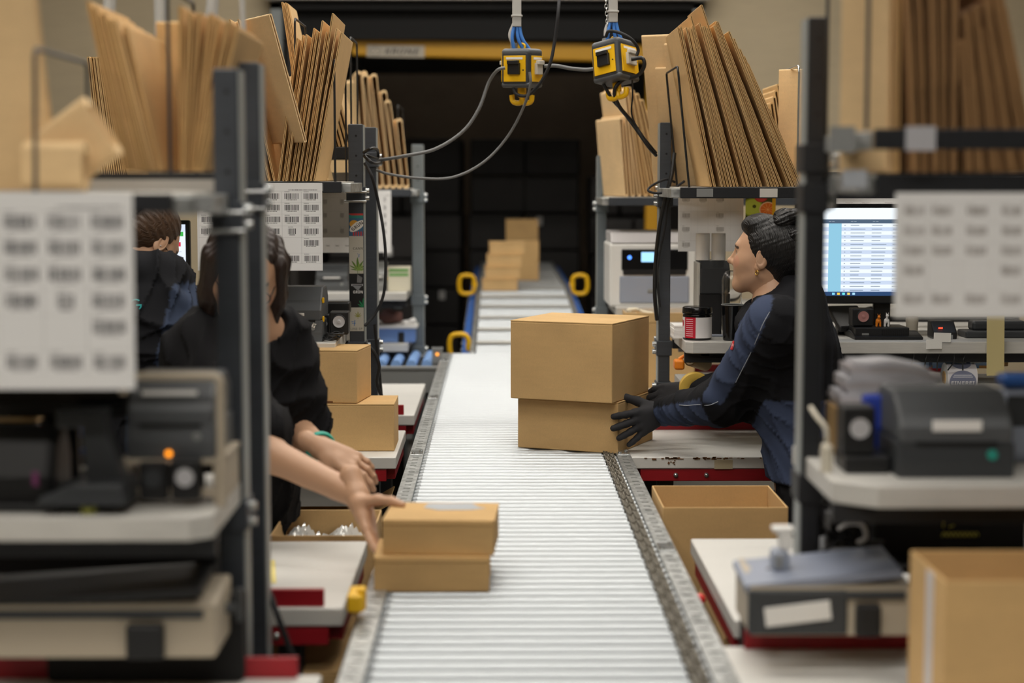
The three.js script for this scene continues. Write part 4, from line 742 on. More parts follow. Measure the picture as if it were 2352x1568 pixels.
// things on the light grey rack
{ const yS = yAt(672, 7.4), yB = yAt(792, 7.45);
  const g = (x0, y0, x1, y1, d) => { const f = fit(x0, y0, x1, y1, d); f.y = yS; return f; };
  labelPrinter('dark grey label printer with blue sides on the light grey rack', g(724, 612, 800, 672, 7.5), .2, { m: M.plastic });
  labelPrinter('narrow grey label printer behind the stickered post', g(852, 606, 886, 672, 7.48), .2, { m: M.plasticMid, latch: true });
  const f = g(890, 612, 942, 668, 7.5), b = thing('label_box', 'white box with green stripes at the end of the grey rack shelf', 'box', [f.x, yS, -7.55]);
  part(b, 'body', B(f.w, f.h, .1, 0, 0, 0, .003), std({ color: 0xded9c4, roughness: .6 })); for (const k of [.62, .8]) part(b, 'stripe', B(f.w * .84, f.h * .12, .001, 0, f.h * k, .0505, 0), std({ color: 0x7cae6c }));
  const c = fit(868, 752, 953, 792, 7.55), s = thing('storage_crate', 'blue and white crate on the lowest shelf of the light grey rack', 'crate', [c.x - .04, yB, -7.66]);
  part(s, 'tub', B(c.w + .08, c.h * .8, .2, 0, 0, 0, .006), std({ color: 0x6f92cf, roughness: .5 })); part(s, 'rim', B(c.w + .1, c.h * .2, .21, 0, c.h * .8, 0, .004), M.plasticWhite); part(s, 'clip', B(.026, c.h * .6, .006, .06, .0, .102, .002), M.black);
  const bag = new THREE.SphereGeometry(.06, 20, 14); bag.scale(.95, .55, .8); const pp = bag.attributes.position; for (let i = 0; i < pp.count; i++) { const k = 1 + .12 * Math.sin(pp.getX(i) * 90) * Math.cos(pp.getY(i) * 110); pp.setXYZ(i, pp.getX(i) * k, pp.getY(i) * k, pp.getZ(i) * k); } bag.computeVertexNormals();
  solo('cloth_bundle', 'reddish brown cloth bundle lying on the blue crate', 'cloth', bag, std({ color: 0x7d5a54, roughness: .9 }), [at(896, 750, 7.6).x, yB + c.h + .03, -7.66]);
  solo('paper_scrap', 'white crumpled paper on the rim of the blue crate', 'paper', [move(B(.05, .012, .05, 0, 0, 0, .004), 0, 0, 0, .2, .3, .1), move(B(.03, .02, .03, .02, 0, .01, .006), 0, 0, 0, .3, .2, .3)], M.paper, [at(938, 748, 7.6).x, yB + c.h + .004, -7.6]); }
// second right shelf
{ const S = SHELF, px = (x, d) => at(x, 760, d).x;
  const t = thing('powder_tub', 'white and red plastic tub with a black lid on the right shelf', 'tub', [px(1604, 5.03), S, -5.06]); const r = .042;
  part(t, 'jar', lathe([[0, 0], [r - .003, 0], [r, .004], [r, .072], [r - .003, .076], [0, .076]], 40), M.blackGloss);
  const lab = canvasTex(1024, 200, (g, w, h) => { g.fillStyle = '#e6e3e3'; g.fillRect(0, 0, w, h); g.fillStyle = '#c31d35'; g.fillRect(w * .04, 0, w * .14, h); g.fillRect(w * .60, 0, w * .2, h); g.fillStyle = '#c31d35'; g.beginPath(); g.arc(w * .985, 60, 34, 0, 7); g.fill(); g.beginPath(); g.arc(w * -.015, 60, 34, 0, 7); g.fill(); g.fillStyle = '#f7e9e9'; for (let k = 0; k < 9; k++) g.fillRect(w * .06, 16 + k * 20, w * .09, 5); g.fillStyle = '#9b97a0'; g.fillRect(w * .80, 0, w * .03, h); g.fillStyle = '#b0a8aa'; for (const y of [42, 58, 128, 146]) g.fillRect(w * .84, y, w * .12, 3); g.fillStyle = '#d85a6a'; g.fillRect(w * .84, 86, w * .12, 9); });
  const lg = new THREE.CylinderGeometry(r + .0006, r + .0006, .06, 40, 1, true); lg.rotateY(-1.35); lg.translate(0, .037, 0); part(t, 'label', lg, std({ map: lab, roughness: .35 }));
  part(t, 'lid', lathe([[0, .097], [r - .004, .097], [r + .001, .094], [r + .002, .078], [r, .075], [0, .075]], 44), M.blackGloss);
  const b = thing('glass_bottle', 'tall clear glass bottle behind the dark cup on the right shelf', 'bottle', [px(1681, 5.14), S, -5.16]);
  const gl = new THREE.MeshPhysicalMaterial({ color: 0xffffff, transmission: 1, roughness: .04, thickness: .004, ior: 1.45, side: THREE.DoubleSide });
  part(b, 'glass', lathe([[0, .002], [.028, .002], [.031, .006], [.031, .168], [.028, .182], [.02, .192], [.012, .196], [.0105, .196], [.018, .19], [.026, .18], [.029, .167], [.029, .007], [0, .005]], 36), gl);
  const c = thing('drinking_cup', 'black tapered drinking cup beside the tub on the right shelf', 'cup', [px(1686, 5.0), S, -5.03]);
  part(c, 'cup', lathe([[0, 0], [.026, 0], [.028, .003], [.033, .1], [.034, .104], [.032, .104], [.026, .006], [0, .005]], 36), M.blackGloss); part(c, 'rim', move(new THREE.TorusGeometry(.033, .0016, 8, 36), 0, .104, 0, Math.PI / 2), M.plasticMid);
  const f = fit(1606, 600, 1678, 770, 5.22); f.y = S; f.h = at(1640, 600, 5.22).y - S; const pr = thing('label_printer', 'tall dark grey printer with a pale edge below the paper rolls', 'printer', [f.x, S, -5.28]);
  part(pr, 'base', sideExtrude([[.06, 0], [-.06, 0], [-.06, f.h * .55], [.06, f.h * .55]], f.w, .004), M.black); part(pr, 'lid', sideExtrude([[.055, f.h * .56], [-.06, f.h * .56], [-.06, f.h], [.03, f.h], [.055, f.h * .9]], f.w, .006), M.plasticDark); part(pr, 'edge_strip', B(.008, f.h * .98, .11, -f.w / 2 - .002, 0, 0, .002), M.plasticLight);
  for (let k = 0; k < 2; k++) { const q = thing('paper_roll', ['left white paper roll standing on the tall dark printer', 'right white paper roll standing on the tall dark printer'][k], 'roll', [px(1614 + k * 36, 5.25), S + f.h + .002, -5.27]); part(q, 'paper', lathe([[.012, 0], [.0215, 0], [.0215, .08], [.012, .08], [.012, 0]], 32), M.paper); part(q, 'core', lathe([[.0105, .0005], [.012, .0005], [.012, .0795], [.0105, .0795], [.0105, .0005]], 24), M.kraft[0]); }
  const pad = thing('paper_pad', 'small stack of white paper behind the tub on the right shelf', 'paper', [px(1566, 5.12), S, -5.14]); for (let k = 0; k < 7; k++) part(pad, 'sheet_block', B(.052, .0052, .1, rr(-.001, .001), k * .0055, rr(-.002, .002), .0005), M.paper);
  solo('pen', 'thin pale pen lying behind the tub on the right shelf', 'pen', [cyl([-.05, .005, 0], [.05, .005, .01], .004, .004, 10), cyl([.05, .005, .01], [.062, .005, .0112], .004, .001, 10)], M.greyBlue, [px(1625, 5.1), S, -5.14]);
  // computer corner below the lit monitor
  const pc = thing('mini_computer', 'small flat black computer below the lit list monitor', 'computer', [px(2020, 5.1), S, -5.12]); part(pc, 'case', RB(.158, .034, .12, 0, 0, 0, .003), M.black); for (let k = 0; k < 14; k++) part(pc, 'vent', B(.003, .022, .001, .0 + k * .0055, .006, .0605, 0), M.blackMatt); part(pc, 'port', B(.02, .006, .001, -.05, .012, .0605, 0), M.plasticMid);
  speaker('small speaker with a reddish cone on the flat black computer', fit(1962, 706, 2012, 746, 5.06), .06, std({ color: 0xc08a86, roughness: .4, metalness: .2 }));
  const sp = scene.children[scene.children.length - 1]; sp.position.y = S + .0365; sp.position.z = -5.115;
  solo('card_terminal', 'slanted black device leaning behind the small reddish speaker', 'device', [move(RB(.1, .02, .12, 0, 0, 0, .006), 0, .04, 0, .5, .2), B(.06, .05, .05, 0, 0, -.02, .004), tube([[.05, .075, 0], [.07, .08, .01], [.075, .075, .02]], .006, 12)], M.black, [px(1950, 5.2), S, -5.22]);
  const toy = (name, label, x, m, neck) => { const o = thing(name, label, 'figurine', [px(x, 5.09), S + .0355, -5.09]); part(o, 'body', [move(new THREE.SphereGeometry(.008, 14, 10), 0, .016, 0), ...[[-.005, .004], [.005, .004], [-.005, -.004], [.005, -.004]].map(([a, b]) => cyl([a, 0, b], [a, .014, b], .0025)), cyl([0, .018, .003], [0, .018 + neck, .006], .0035, .003), move(new THREE.SphereGeometry(.0045, 12, 8), 0, .02 + neck, .008)], m); for (const s of [-1, 1]) part(o, 'ear', move(new THREE.ConeGeometry(.0015, .007, 6), s * .003, .027 + neck, .007, 0, 0, -s * .3), m); };
  toy('toy_animal', 'tiny orange toy animal on the flat black computer', 2017, M.orange, .008); toy('toy_animal', 'tiny white toy animal on the flat black computer', 2036, M.paper, .012);
  const cu = thing('drinking_cup', 'pale beige cup behind the flat black computer', 'cup', [px(2100, 5.12), S, -5.15]); part(cu, 'body', lathe([[0, 0], [.016, 0], [.019, .06], [.017, .06], [.0145, .003], [0, .003]], 28), std({ color: 0xbdb5a4, roughness: .5 }));
  const dk = thing('scanner_dock', 'black scanner dock with a red light on the right shelf', 'dock', [px(2168, 5.08), S, -5.1]); part(dk, 'body', sideExtrude([[.04, 0], [-.04, 0], [-.04, .05], [0, .05], [.04, .02]], .07, .005), M.black); part(dk, 'light', B(.012, .004, .002, -.012, .03, .028, 0), glow(0xff4a30, 1.6)); part(dk, 'card', B(.042, .012, .001, .0, .001, .042, 0), M.plasticMid);
  solo('keyboard', 'black keyboard edge at the far end of the right shelf', 'keyboard', [RB(.2, .02, .1, 0, 0, 0, .006), RB(.16, .03, .06, .01, .018, -.02, .01)], M.plasticDark, [px(2290, 5.12), S, -5.14]);
  const note = (label, x0, y0, x1, y1, z, rz) => { const q = fit(x0, y0, x1, y1, 4.975 - z); solo('paper_note', label, 'note', move(B(q.w, q.h, .0008, 0, 0, 0, 0), 0, 0, 0, 0, 0, rz), std({ map: canvasTex(128, 64, (g, w, h) => { g.fillStyle = '#efeee9'; g.fillRect(0, 0, w, h); g.strokeStyle = '#a9a9b0'; g.lineWidth = 4; g.beginPath(); for (let k = 0; k < 12; k++) g.lineTo(14 + k * 9, 30 + 8 * Math.sin(k * 2.1)); g.stroke(); }) }), [q.x, q.y, q.z]); };
  note('upper paper note stuck to the edge of the right shelf', 2144, 764, 2184, 785, 0, -.03); note('lower paper note stuck to the edge of the right shelf', 2127, 779, 2164, 801, .002, .02);
  const mt = fit(2266, 724, 2310, 862, 4.94); solo('tape_strip', 'pale yellow strip of masking tape hanging from the right shelf', 'tape', move(B(mt.w, mt.h, .0008, 0, 0, 0, 0), 0, 0, 0, 0, 0, .02), std({ color: 0xd3c48e, roughness: .6 }), [mt.x, mt.y, mt.z]);
  // below that shelf
  const S3 = TOP + .208;
  const mr = thing('masking_roll', 'wide roll of pale tape under the right shelf', 'roll', [px(1604, 5.1), S3 + .0205, -5.1], 0); part(mr, 'tape', move(lathe([[.012, -.045], [.0205, -.045], [.0205, .045], [.012, .045], [.012, -.045]], 32), 0, 0, 0, 0, 0, Math.PI / 2 - .25), std({ color: 0xc9b592, roughness: .6 })); mr.rotation.y = .9;
  solo('tape_dispenser', 'orange hand dispenser under the right shelf by the post', 'dispenser', [RB(.03, .03, .05, 0, 0, 0, .008), tube([[0, .03, 0], [.02, .04, .0], [.03, .02, .01]], .005, 14)], M.orange, [px(1560, 5.08), S3, -5.08]);
  const yr = thing('label_roll', 'round yellow label roll seen face-on behind the black glove', 'roll', [at(1598, 893, 5.0).x, at(1598, 893, 5.0).y, -5.0]); part(yr, 'labels', move(lathe([[.01, -.02], [.048, -.02], [.0485, -.018], [.0485, .018], [.048, .02], [.01, .02], [.01, -.02]], 44), 0, 0, 0, Math.PI / 2), std({ color: 0xe0bb55, roughness: .5 })); part(yr, 'core', move(lathe([[.006, -.021], [.0105, -.021], [.0105, .021], [.006, .021], [.006, -.021]], 24), 0, 0, 0, Math.PI / 2), M.plasticDark); part(yr, 'spindle', cyl([0, 0, -.12], [0, 0, .03], .0045), M.steel);
  const er = thing('sticker_roll', 'roll of round grey stickers on white tape under the right shelf', 'roll', [at(2213, 872, 5.0).x, at(2213, 872, 5.0).y, -5.03]);
  const es = canvasTex(256, 256, (g, w, h) => { g.fillStyle = '#dcdade'; g.fillRect(0, 0, w, h); g.fillStyle = '#7f849c'; g.beginPath(); g.arc(128, -30, 92, 0, 7); g.fill(); g.beginPath(); g.arc(128, 200, 118, 0, 7); g.fill(); g.fillStyle = '#f4f4f6'; g.font = 'bold 56px sans-serif'; g.fillText('EINEREI', 22, 236, 212); g.fillRect(50, 130, 156, 5); g.fillRect(40, 150, 176, 5); });
  const eg = new THREE.CylinderGeometry(.05, .05, .084, 40, 1, false); eg.rotateY(0); part(er, 'core', move(new THREE.CylinderGeometry(.02, .02, .09, 24), 0, 0, -.02, 0, 0, Math.PI / 2), M.kraft[0]);
  const cg = new THREE.CylinderGeometry(.045, .045, .084, 40, 1, true, -Math.PI * .4, Math.PI * .8); const uvA = cg.attributes.uv; for (let i = 0; i < uvA.count; i++) { const u = uvA.getX(i), v = uvA.getY(i); uvA.setXY(i, v, 1 - (u * 1.6 - .1)); } cg.rotateZ(-Math.PI / 2); cg.rotateX(0);
  part(er, 'band', move(cg, 0, 0, -.02), std({ map: es, roughness: .3, side: THREE.DoubleSide }));
  part(er, 'roll_side', [-1, 1].map(s => move(new THREE.CylinderGeometry(.0445, .0445, .002, 36), s * .042, 0, -.02, 0, 0, Math.PI / 2)), M.paper);
  const sky = canvasTex(512, 128, (g, w, h) => { const q = g.createLinearGradient(0, 0, 0, h); q.addColorStop(0, '#7eb3ec'); q.addColorStop(.55, '#b9d6f4'); q.addColorStop(1, '#5f8fd6'); g.fillStyle = q; g.fillRect(0, 0, w, h); g.fillStyle = '#f2f6fb'; for (const [x, y, a, b] of [[90, 40, 70, 12], [260, 64, 90, 16], [420, 30, 60, 10]]) { g.beginPath(); g.ellipse(x, y, a, b, 0, 0, 7); g.fill(); } g.fillStyle = '#e8b06a'; g.fillRect(300, 96, 150, 18); });
  for (let k = 0; k < 3; k++) { const q = fit([2042, 2140, 2226][k], 808, [2136, 2222, 2276][k], 846, 5.1); solo('printed_box', `${['left', 'middle', 'right'][k]} sky-blue printed box lying under the right shelf`, 'box', B(q.w - .003, q.h, .12, 0, 0, 0, .002), std({ map: (() => { const m = sky.clone(); m.repeat.set(6, 18); m.offset.set(k * .3, .1); m.wrapS = m.wrapT = THREE.RepeatWrapping; m.needsUpdate = true; return m; })(), roughness: .35 }), [q.x, S3, -5.16], 0, 'sky-blue boxes under the right shelf'); }
  const cb = []; seed = 5; for (let k = 0; k < 6; k++) { const a = at(2070 + k * 30, 806, 5.0), b = at(2050 + k * 34 + rr(-10, 10), 850, 5.0); cb.push(tube([a, [(a.x + b.x) / 2 + rr(-.01, .01), (a.y + b.y) / 2, a.z + .01], b], .002, 12, 6)); }
  solo('cable_bundle', 'thin black cables hanging under the right shelf before the blue boxes', 'cable', cb, M.black);
  carton('carton', 'small brown carton under the right shelf by the masking tape strip', { x: at(2290, 850, 5.1).x, y: S3, z: -5.2, w: .1, h: .045, d: .09, m: M.kraft[0] });
}
// far right rack: white office printer
{ const f = fit(1399, 534, 1600, 706, 6.56), t = thing('office_printer', 'white office laser printer with a blue display on the far right rack', 'printer', [f.x, f.y, -6.56 - .17]); const { w, h } = f, z = .17;
  part(t, 'body', RB(w, h * .86, .34, 0, 0, 0, .012), M.plasticWhite); part(t, 'scanner_lid', sideExtrude([[z, 0], [-z, 0], [-z, h * .14], [z * .7, h * .14]], w * .96, .006).translate(0, h * .865, 0), std({ color: 0xc9c6c6, roughness: .5 }));
  part(t, 'control_panel', move(B(w * .76, h * .28, .02, 0, 0, 0, .004), w * .02, h * .5, z - .002), M.blackGloss); part(t, 'output_slot', move(B(w * .72, h * .07, .02, 0, 0, 0, .003), w * .02, h * .44, z - .001), M.blackMatt);
  part(t, 'display', B(w * .15, h * .13, .004, -w * .06, h * .61, z + .008, .001), glow(0x9fd4ff, 1.1)); part(t, 'power_light', move(new THREE.CylinderGeometry(.008, .008, .004, 18), -w * .27, h * .67, z + .009, Math.PI / 2), glow(0x4f8cff, 1.6));
  part(t, 'paper_tray', move(B(w * .8, h * .36, .014, 0, 0, 0, .006), w * .02, h * .06, z - .001), M.greyBlue); part(t, 'tray_handle', B(w * .12, h * .05, .008, w * .0, h * .2, z + .006, .003), M.plasticMid); part(t, 'foot', [-1, 1].map(s => B(.04, .006, .3, s * w * .38, -.004, 0, .001)), M.rubber);
  const yT = TOP + .05; carton('carton', 'flat open brown tray under the office printer shelf', { x: at(1515, 735, 6.4).x, y: at(1515, 740, 6.35).y, z: -6.45, w: .26, h: .035, d: .2, open: true, m: M.kraft[2] });
  carton('carton', 'pile carton carrying the flat tray under the office printer shelf', { x: at(1515, 735, 6.4).x, y: TOP, z: -6.45, w: .25, h: at(1515, 740, 6.35).y - TOP - .001, d: .2, m: M.kraft[0] });
  solo('crumpled_tape', 'crumpled cream tape on the tray under the office printer', 'tape', [tube([[-.04, 0, 0], [-.02, .014, .01], [.01, .004, 0], [.05, -.004, .01]], .009, 24, 7), move(new THREE.SphereGeometry(.013, 10, 8), -.035, .008, .004)], std({ color: 0xd9d0b8, roughness: .7 }), [at(1468, 722, 6.4).x, at(1468, 724, 6.35).y + .004, -6.4]); }
// nearest right shelf, blurred
{ const S = SHELF + .012, px = (x, d) => at(x, 1100, d).x;
  labelPrinter('dark blurred label printer with a white strip on the nearest right shelf', { ...fit(2060, 905, 2335, 1100, 2.62), y: S, h: at(2200, 905, 2.62).y - S }, .18, { m: M.plastic, baseM: M.plasticDark, strip: .42, sy: .56, sh: .13, winM: M.plasticDark, btn: M.green });
  const f = fit(1936, 955, 2012, 1080, 2.66); f.y = S + .03; speaker('blurred black speaker with a pale cone on the nearest right shelf', { ...f, h: f.h - .012 }, .06);
  solo('hub', 'flat black device under the blurred pale-coned speaker', 'device', [RB(.07, .028, .09, 0, 0, 0, .005), B(.05, .004, .002, 0, .012, .046, 0)], M.black, [px(1985, 2.68), S, -2.70]);
  const bx = thing('pouch_tray', 'narrow brown tray holding the pile of pale pouches', 'tray', [px(2030, 2.86), S, -2.88]); const hh = at(2030, 945, 2.8).y - S; part(bx, 'back_panel', B(.17, hh, .005, 0, 0, -.05, .001), M.kraft[0]); for (const s of [-1, 1]) part(bx, 'side_panel', B(.005, hh, .11, s * .083, 0, 0, .001), M.kraft[0]); part(bx, 'shelf', B(.165, .005, .1, 0, hh - .006, 0, .001), M.kraft[0]);
  const wide = [.165, .165, .17, .15, .168, .16, .14, .15, .12]; wide.forEach((w, k) => { const g = new THREE.BoxGeometry(w, .0078, .1, 10, 1, 4), p = g.attributes.position; for (let i = 0; i < p.count; i++) p.setY(i, p.getY(i) - .9 * Math.max(0, p.getX(i)) ** 2 * (9 - k * .3) * .4 + .0015 * Math.sin(p.getX(i) * 70 + k)); g.computeVertexNormals();
    solo('document_pouch', `${ORD[k]} pale pouch from the bottom of the pile on the nearest right shelf`, 'pouch', boxUV(g), k % 3 === 1 ? std({ color: 0xcfc9cb, roughness: .5 }) : std({ color: 0xd9d8de, roughness: .5 }), [px(2030, 2.86) + rr(-.006, .006) + .005, S + hh + .0045 + k * .0085, -2.88], rr(-.05, .05), 'pile of pale pouches'); });
  solo('blue_pouch', 'bright blue pouch hanging beside the blurred pale-coned speaker', 'pouch', [RB(.034, .05, .03, 0, .052, 0, .006), RB(.05, .02, .03, 0, .09, 0, .006), B(.03, .052, .025, 0, 0, 0, .002)], std({ color: 0x2b45ae, roughness: .5 }), [px(2022, 2.74), S, -2.765]);
  const q = thing('handheld_scanner', 'pale grey curved handheld device at the picture edge on the nearest right shelf', 'device', [px(2345, 2.7), S, -2.78]); part(q, 'body', RB(.08, .12, .06, .02, 0, 0, .02), M.greyBlue); part(q, 'screen', B(.06, .05, .004, .02, .06, .03, .002), M.plasticDark); part(q, 'cap', RB(.07, .02, .05, .02, .122, 0, .008), M.blue);
  const pl = thing('power_plug', 'cream power plug hanging beside the black rack post', 'plug', [at(1898, 1100, 2.68).x, at(1898, 1108, 2.68).y, -2.68]); part(pl, 'body', RB(.017, .05, .024, 0, .012, 0, .007), std({ color: 0xcfc8b6, roughness: .5 })); part(pl, 'cord', tube([[0, .06, 0], [-.002, .085, 0], [-.012, .1, -.02], [-.015, .11, -.06]], .004, 16), std({ color: 0xcfc8b6, roughness: .5 }));
  // below the shelf
  const zz = 2.72, s1 = thing('socket_adapter', 'grey socket adapter with a cable on the black rack post', 'adapter', [at(1790, 1310, zz).x, at(1790, 1308, zz).y, -zz]); part(s1, 'body', RB(.028, .034, .04, 0, 0, 0, .008), M.greyBlue); part(s1, 'face', B(.012, .02, .002, -.004, .007, .021, .001), M.plasticMid);
  const w1 = at(1780, 1300, zz), w2 = at(1712, 1440, 2.85); part(s1, 'cord', tube([[-.01, .004, 0], [-.03, -.008, 0], [at(1735, 1345, zz).x - s1.position.x, at(1735, 1345, zz).y - s1.position.y, -.03], [w2.x - s1.position.x, w2.y - s1.position.y, w2.z + zz]], .004, 30), M.cableGrey);
  const s2 = thing('socket_adapter', 'white adapter block above the grey socket on the black rack post', 'adapter', [at(1803, 1262, zz).x, at(1803, 1258, zz).y, -zz]); part(s2, 'body', RB(.02, .026, .03, 0, 0, 0, .003), M.plasticWhite); part(s2, 'plate', RB(.034, .008, .03, -.004, .027, 0, .003), M.plasticWhite);
  const ps = thing('power_strip', 'black power strip hanging in tangled cables under the nearest right shelf', 'power strip', [px(1950, 2.85), yAt(1296, 2.9) + .001, -2.87]); part(ps, 'body', RB(.11, .03, .04, 0, 0, 0, .005), M.black); for (let k = 0; k < 3; k++) part(ps, 'socket', move(new THREE.CylinderGeometry(.012, .012, .004, 20), -.035 + k * .035, .015, .021, Math.PI / 2), M.plasticDark); for (const s of [-1, 1]) part(ps, 'bracket', B(.006, S - .07 - yAt(1296, 2.9), .01, s * .05, 0, -.022, .001), M.graphite);
  seed = 17; const cs = []; for (let k = 0; k < 7; k++) { const o = at(1885 + k * 16, 1205 + (k % 3) * 20, 2.82); cs.push(tube([o, [o.x + rr(.01, .04), o.y - rr(-.01, .03), o.z - .01], [o.x + rr(-.02, .05), o.y - rr(.02, .05), o.z], [o.x + rr(0, .06), o.y - rr(.03, .06), o.z - .03]], .004, 24, 7)); }
  solo('cable_tangle', 'tangled black cables around the power strip', 'cable', cs, M.black); solo('cable_tie', 'white looped cable tie among the tangled black cables', 'cable tie', tube([at(1925, 1215, 2.8), at(1945, 1203, 2.8), at(1980, 1206, 2.8), at(1988, 1235, 2.8), at(1970, 1245, 2.81)], .0035, 30), M.paper);
  const kb = fit(1912, 1175, 2365, 1262, 2.93), k2 = thing('black_box', 'black carton with yellow scrawl under the nearest right shelf', 'box', [kb.x, yAt(1296, 2.9) + .001, -2.93 - .05]); part(k2, 'body', B(kb.w, kb.t - yAt(1296, 2.9) - .012, .06, 0, 0, 0, .003), std({ map: canvasTex(256, 256, (g, w, h) => { g.fillStyle = '#17171a'; g.fillRect(0, 0, w, h); }), roughness: .7 }));  // carton stretched leftwards, its black also fills the dark under the shelf
  part(k2, 'scrawl', move(new THREE.BoxGeometry(.07, .035, .0008), .055, kb.t - yAt(1296, 2.9) - .035, .0304), std({ map: canvasTex(256, 128, (g, w, h) => { g.fillStyle = '#17171a'; g.fillRect(0, 0, w, h); g.strokeStyle = '#d8cf62'; g.lineWidth = 9; g.lineCap = 'round'; g.beginPath(); g.moveTo(20, 50); g.lineTo(24, 20); g.moveTo(60, 48); g.lineTo(86, 40); for (let k = 0; k < 8; k++) { g.moveTo(16 + k * 29, 110); g.quadraticCurveTo(26 + k * 29, 62, 40 + k * 29, 104); } g.stroke(); }), roughness: .8 }));
}
// cable on the table before the woman in black, yellow paper slip
solo('cable', 'grey cable running down from the nearest left post over the white table', 'cable', tube([at(592, 1300, 3.0), at(612, 1345, 2.98), at(640, 1420, 2.95), at(662, 1480, 2.95), at(690, 1560, 2.95)], .0055, 40), M.rubber);
{ const f = fit(592, 1268, 632, 1345, 3.3); solo('paper_slip', 'pale yellow paper slip on the white table by the nearest left posts', 'paper', B(.035, .0008, .2, 0, 0, 0, 0), M.paperYellow, [at(612, 1310, 3.35).x, TOP + .0005, -3.35], R(8)); }

// ---------------------------------------------------------------- hanging power cubes and cables
function powerCube(label, px, py0, py1, d, side, turn, tilt, conduitPx, fl) {
  const top = at(px, py0, d), bot = at(px, py1, d), H = top.y - bot.y, A = side;
  const t = thing('power_cube', label, 'power outlet', [bot.x, bot.y, -d], 0);
  const inner = (geo) => { const q = Array.isArray(geo) ? merge(geo) : geo; q.translate(0, -H / 2, 0); q.rotateY(turn); q.rotateX(tilt[0]); q.rotateZ(tilt[1]); q.translate(0, H / 2, 0); return q; };
  part(t, 'housing', inner(RB(A, H, A, 0, 0, 0, .016)), M.plasticDark);
  part(t, 'end_cap', inner(RB(A * .98, H * .2, A * .98, 0, H * .82, 0, .014)), M.plastic); part(t, 'end_cap', inner(RB(A * .98, H * .16, A * .98, 0, -.001, 0, .014)), M.plastic);
  for (let k = 0; k < 4; k++) {
    const fc = g => { const q = merge(Array.isArray(g) ? g : [g]); q.rotateY(k * Math.PI / 2); return inner(q); };
    const pn = part(t, 'panel', fc(B(A * .74, H * .68, .006, 0, H * .15, A / 2, .001)), M.yellow);
    part(pn, 'socket', fc([B(A * .4, H * .3, .012, 0, H * .34, A / 2 + .006, .002), move(B(A * .38, .012, .012, 0, 0, 0, .002), 0, H * .6, A / 2 + .012)]), k === fl ? M.black : M.plasticLight);
    part(pn, 'label', fc(B(A * .56, H * .06, .001, 0, H * .73, A / 2 + .0035, 0)), M.paper); part(pn, 'screw', fc(move(new THREE.CylinderGeometry(.0022, .0022, .002, 8), A * .3, H * .45, A / 2 + .0035, Math.PI / 2)), M.blackMatt);
  }
  part(t, 'gland', inner(cyl([-A * .28, H, 0], [-A * .28, H + .02, 0], .011, .011, 8)), M.plasticMid);
  const hook = [tube([[0, -.0, 0], [0, -.03, 0], [-.005, -.045, 0], [-.03, -.042, .0], [-.034, -.022, 0]], .008, 30, 8), tube([[0, -.03, 0], [.005, -.045, 0], [.03, -.042, 0], [.034, -.022, 0]], .008, 24, 8), B(.026, .034, .014, 0, -.03, 0, .004)];
  const hk = part(t, 'hook', inner(hook.map(g => plain(g))), M.yellow, 'yellow cable hook'); part(t, 'eye', inner(move(new THREE.TorusGeometry(.01, .0035, 8, 20), 0, H + .008, 0)), M.yellow);
  const c0 = at(conduitPx[0], conduitPx[1], d), loc = p => [p.x - bot.x, p.y - bot.y, 0], cl = loc(c0);
  part(t, 'conduit', [B(.027, CEIL - c0.y, .02, cl[0], cl[1], 0, .003), B(.034, .005, .026, cl[0], cl[1] + .03, 0, .001)], M.conduit);
  for (const [dx, m] of [[-.014, M.strap], [.004, M.strap], [.016, M.strap]]) part(t, 'strap', tube([[cl[0] + dx * .4, cl[1] + .01, 0], [cl[0] + dx * 1.0, (cl[1] + H) / 2, .004], [dx * 1.6 + tilt[1] * -.05, H - .004, 0]], .0052, 14, 8), m);
  part(t, 'feed_cable', tube([[cl[0] - .008, cl[1] + .01, -.004], [cl[0] - .02, (cl[1] + H) / 2 + .01, -.004], [-A * .28, H + .018, 0]], .006, 16, 8), M.conduit);
  return t;
}
powerCube('left yellow and black hanging power cube with a round grey cable', 1199, 114, 201, 5.3, .098, R(-27), [.04, 0], [1187, 62], 0);
powerCube('right yellow and black hanging power cube wound with black cable', 1413, 97, 191, 5.25, .105, R(-40), [-.2, .06], [1408, 52], 0);
{ const ch = []; for (let k = 0; k < 12; k++) { const p = at(1390 + k * .6, -20 + k * 8.6, 5.25); ch.push(move(new THREE.TorusGeometry(.0065, .0016, 6, 12).scale(.7, 1, 1), p.x, p.y, p.z, 0, k % 2 ? Math.PI / 2 : 0)); } const q = at(1390, -20, 5.25); ch.push(cyl([q.x, q.y, q.z], [q.x, CEIL, q.z], .0015)); solo('chain', 'thin steel chain beside the right power cube conduit', 'chain', ch, M.steel); }
const cable = (label, pts, r, m, seg = 60) => solo('cable', label, 'cable', tube(pts.map(([x, y, d]) => at(x, y, d || 5.3)), r, seg, 8), m);
cable('grey cable sweeping from the left power cube to the stickered post, the upper one', [[1160, 156, 5.25], [1148, 158, 5.25], [1125, 185], [1100, 250], [1065, 300], [1000, 342], [930, 358], [868, 368, 5.42]], .0052, M.cableGrey);
cable('grey cable sagging lowest from the left power cube to the stickered post', [[1216, 165, 5.2], [1219, 188, 5.2], [1205, 240, 5.25], [1165, 315], [1110, 373], [1040, 407], [960, 409], [900, 401], [866, 391, 5.42]], .0042, M.cableGrey);
cable('dark cable dropping from above past the left power cube into its hook', [[1285, -40], [1283, 20, 5.2], [1274, 95, 5.2], [1262, 150, 5.2], [1236, 197, 5.22], [1208, 220, 5.25], [1186, 216, 5.26], [1178, 198, 5.28]], .005, M.rubber);
cable('short grey cable linking the two power cubes', [[1250, 152, 5.3], [1275, 151], [1310, 157], [1345, 160], [1366, 158, 5.28]], .0055, M.cableGrey);
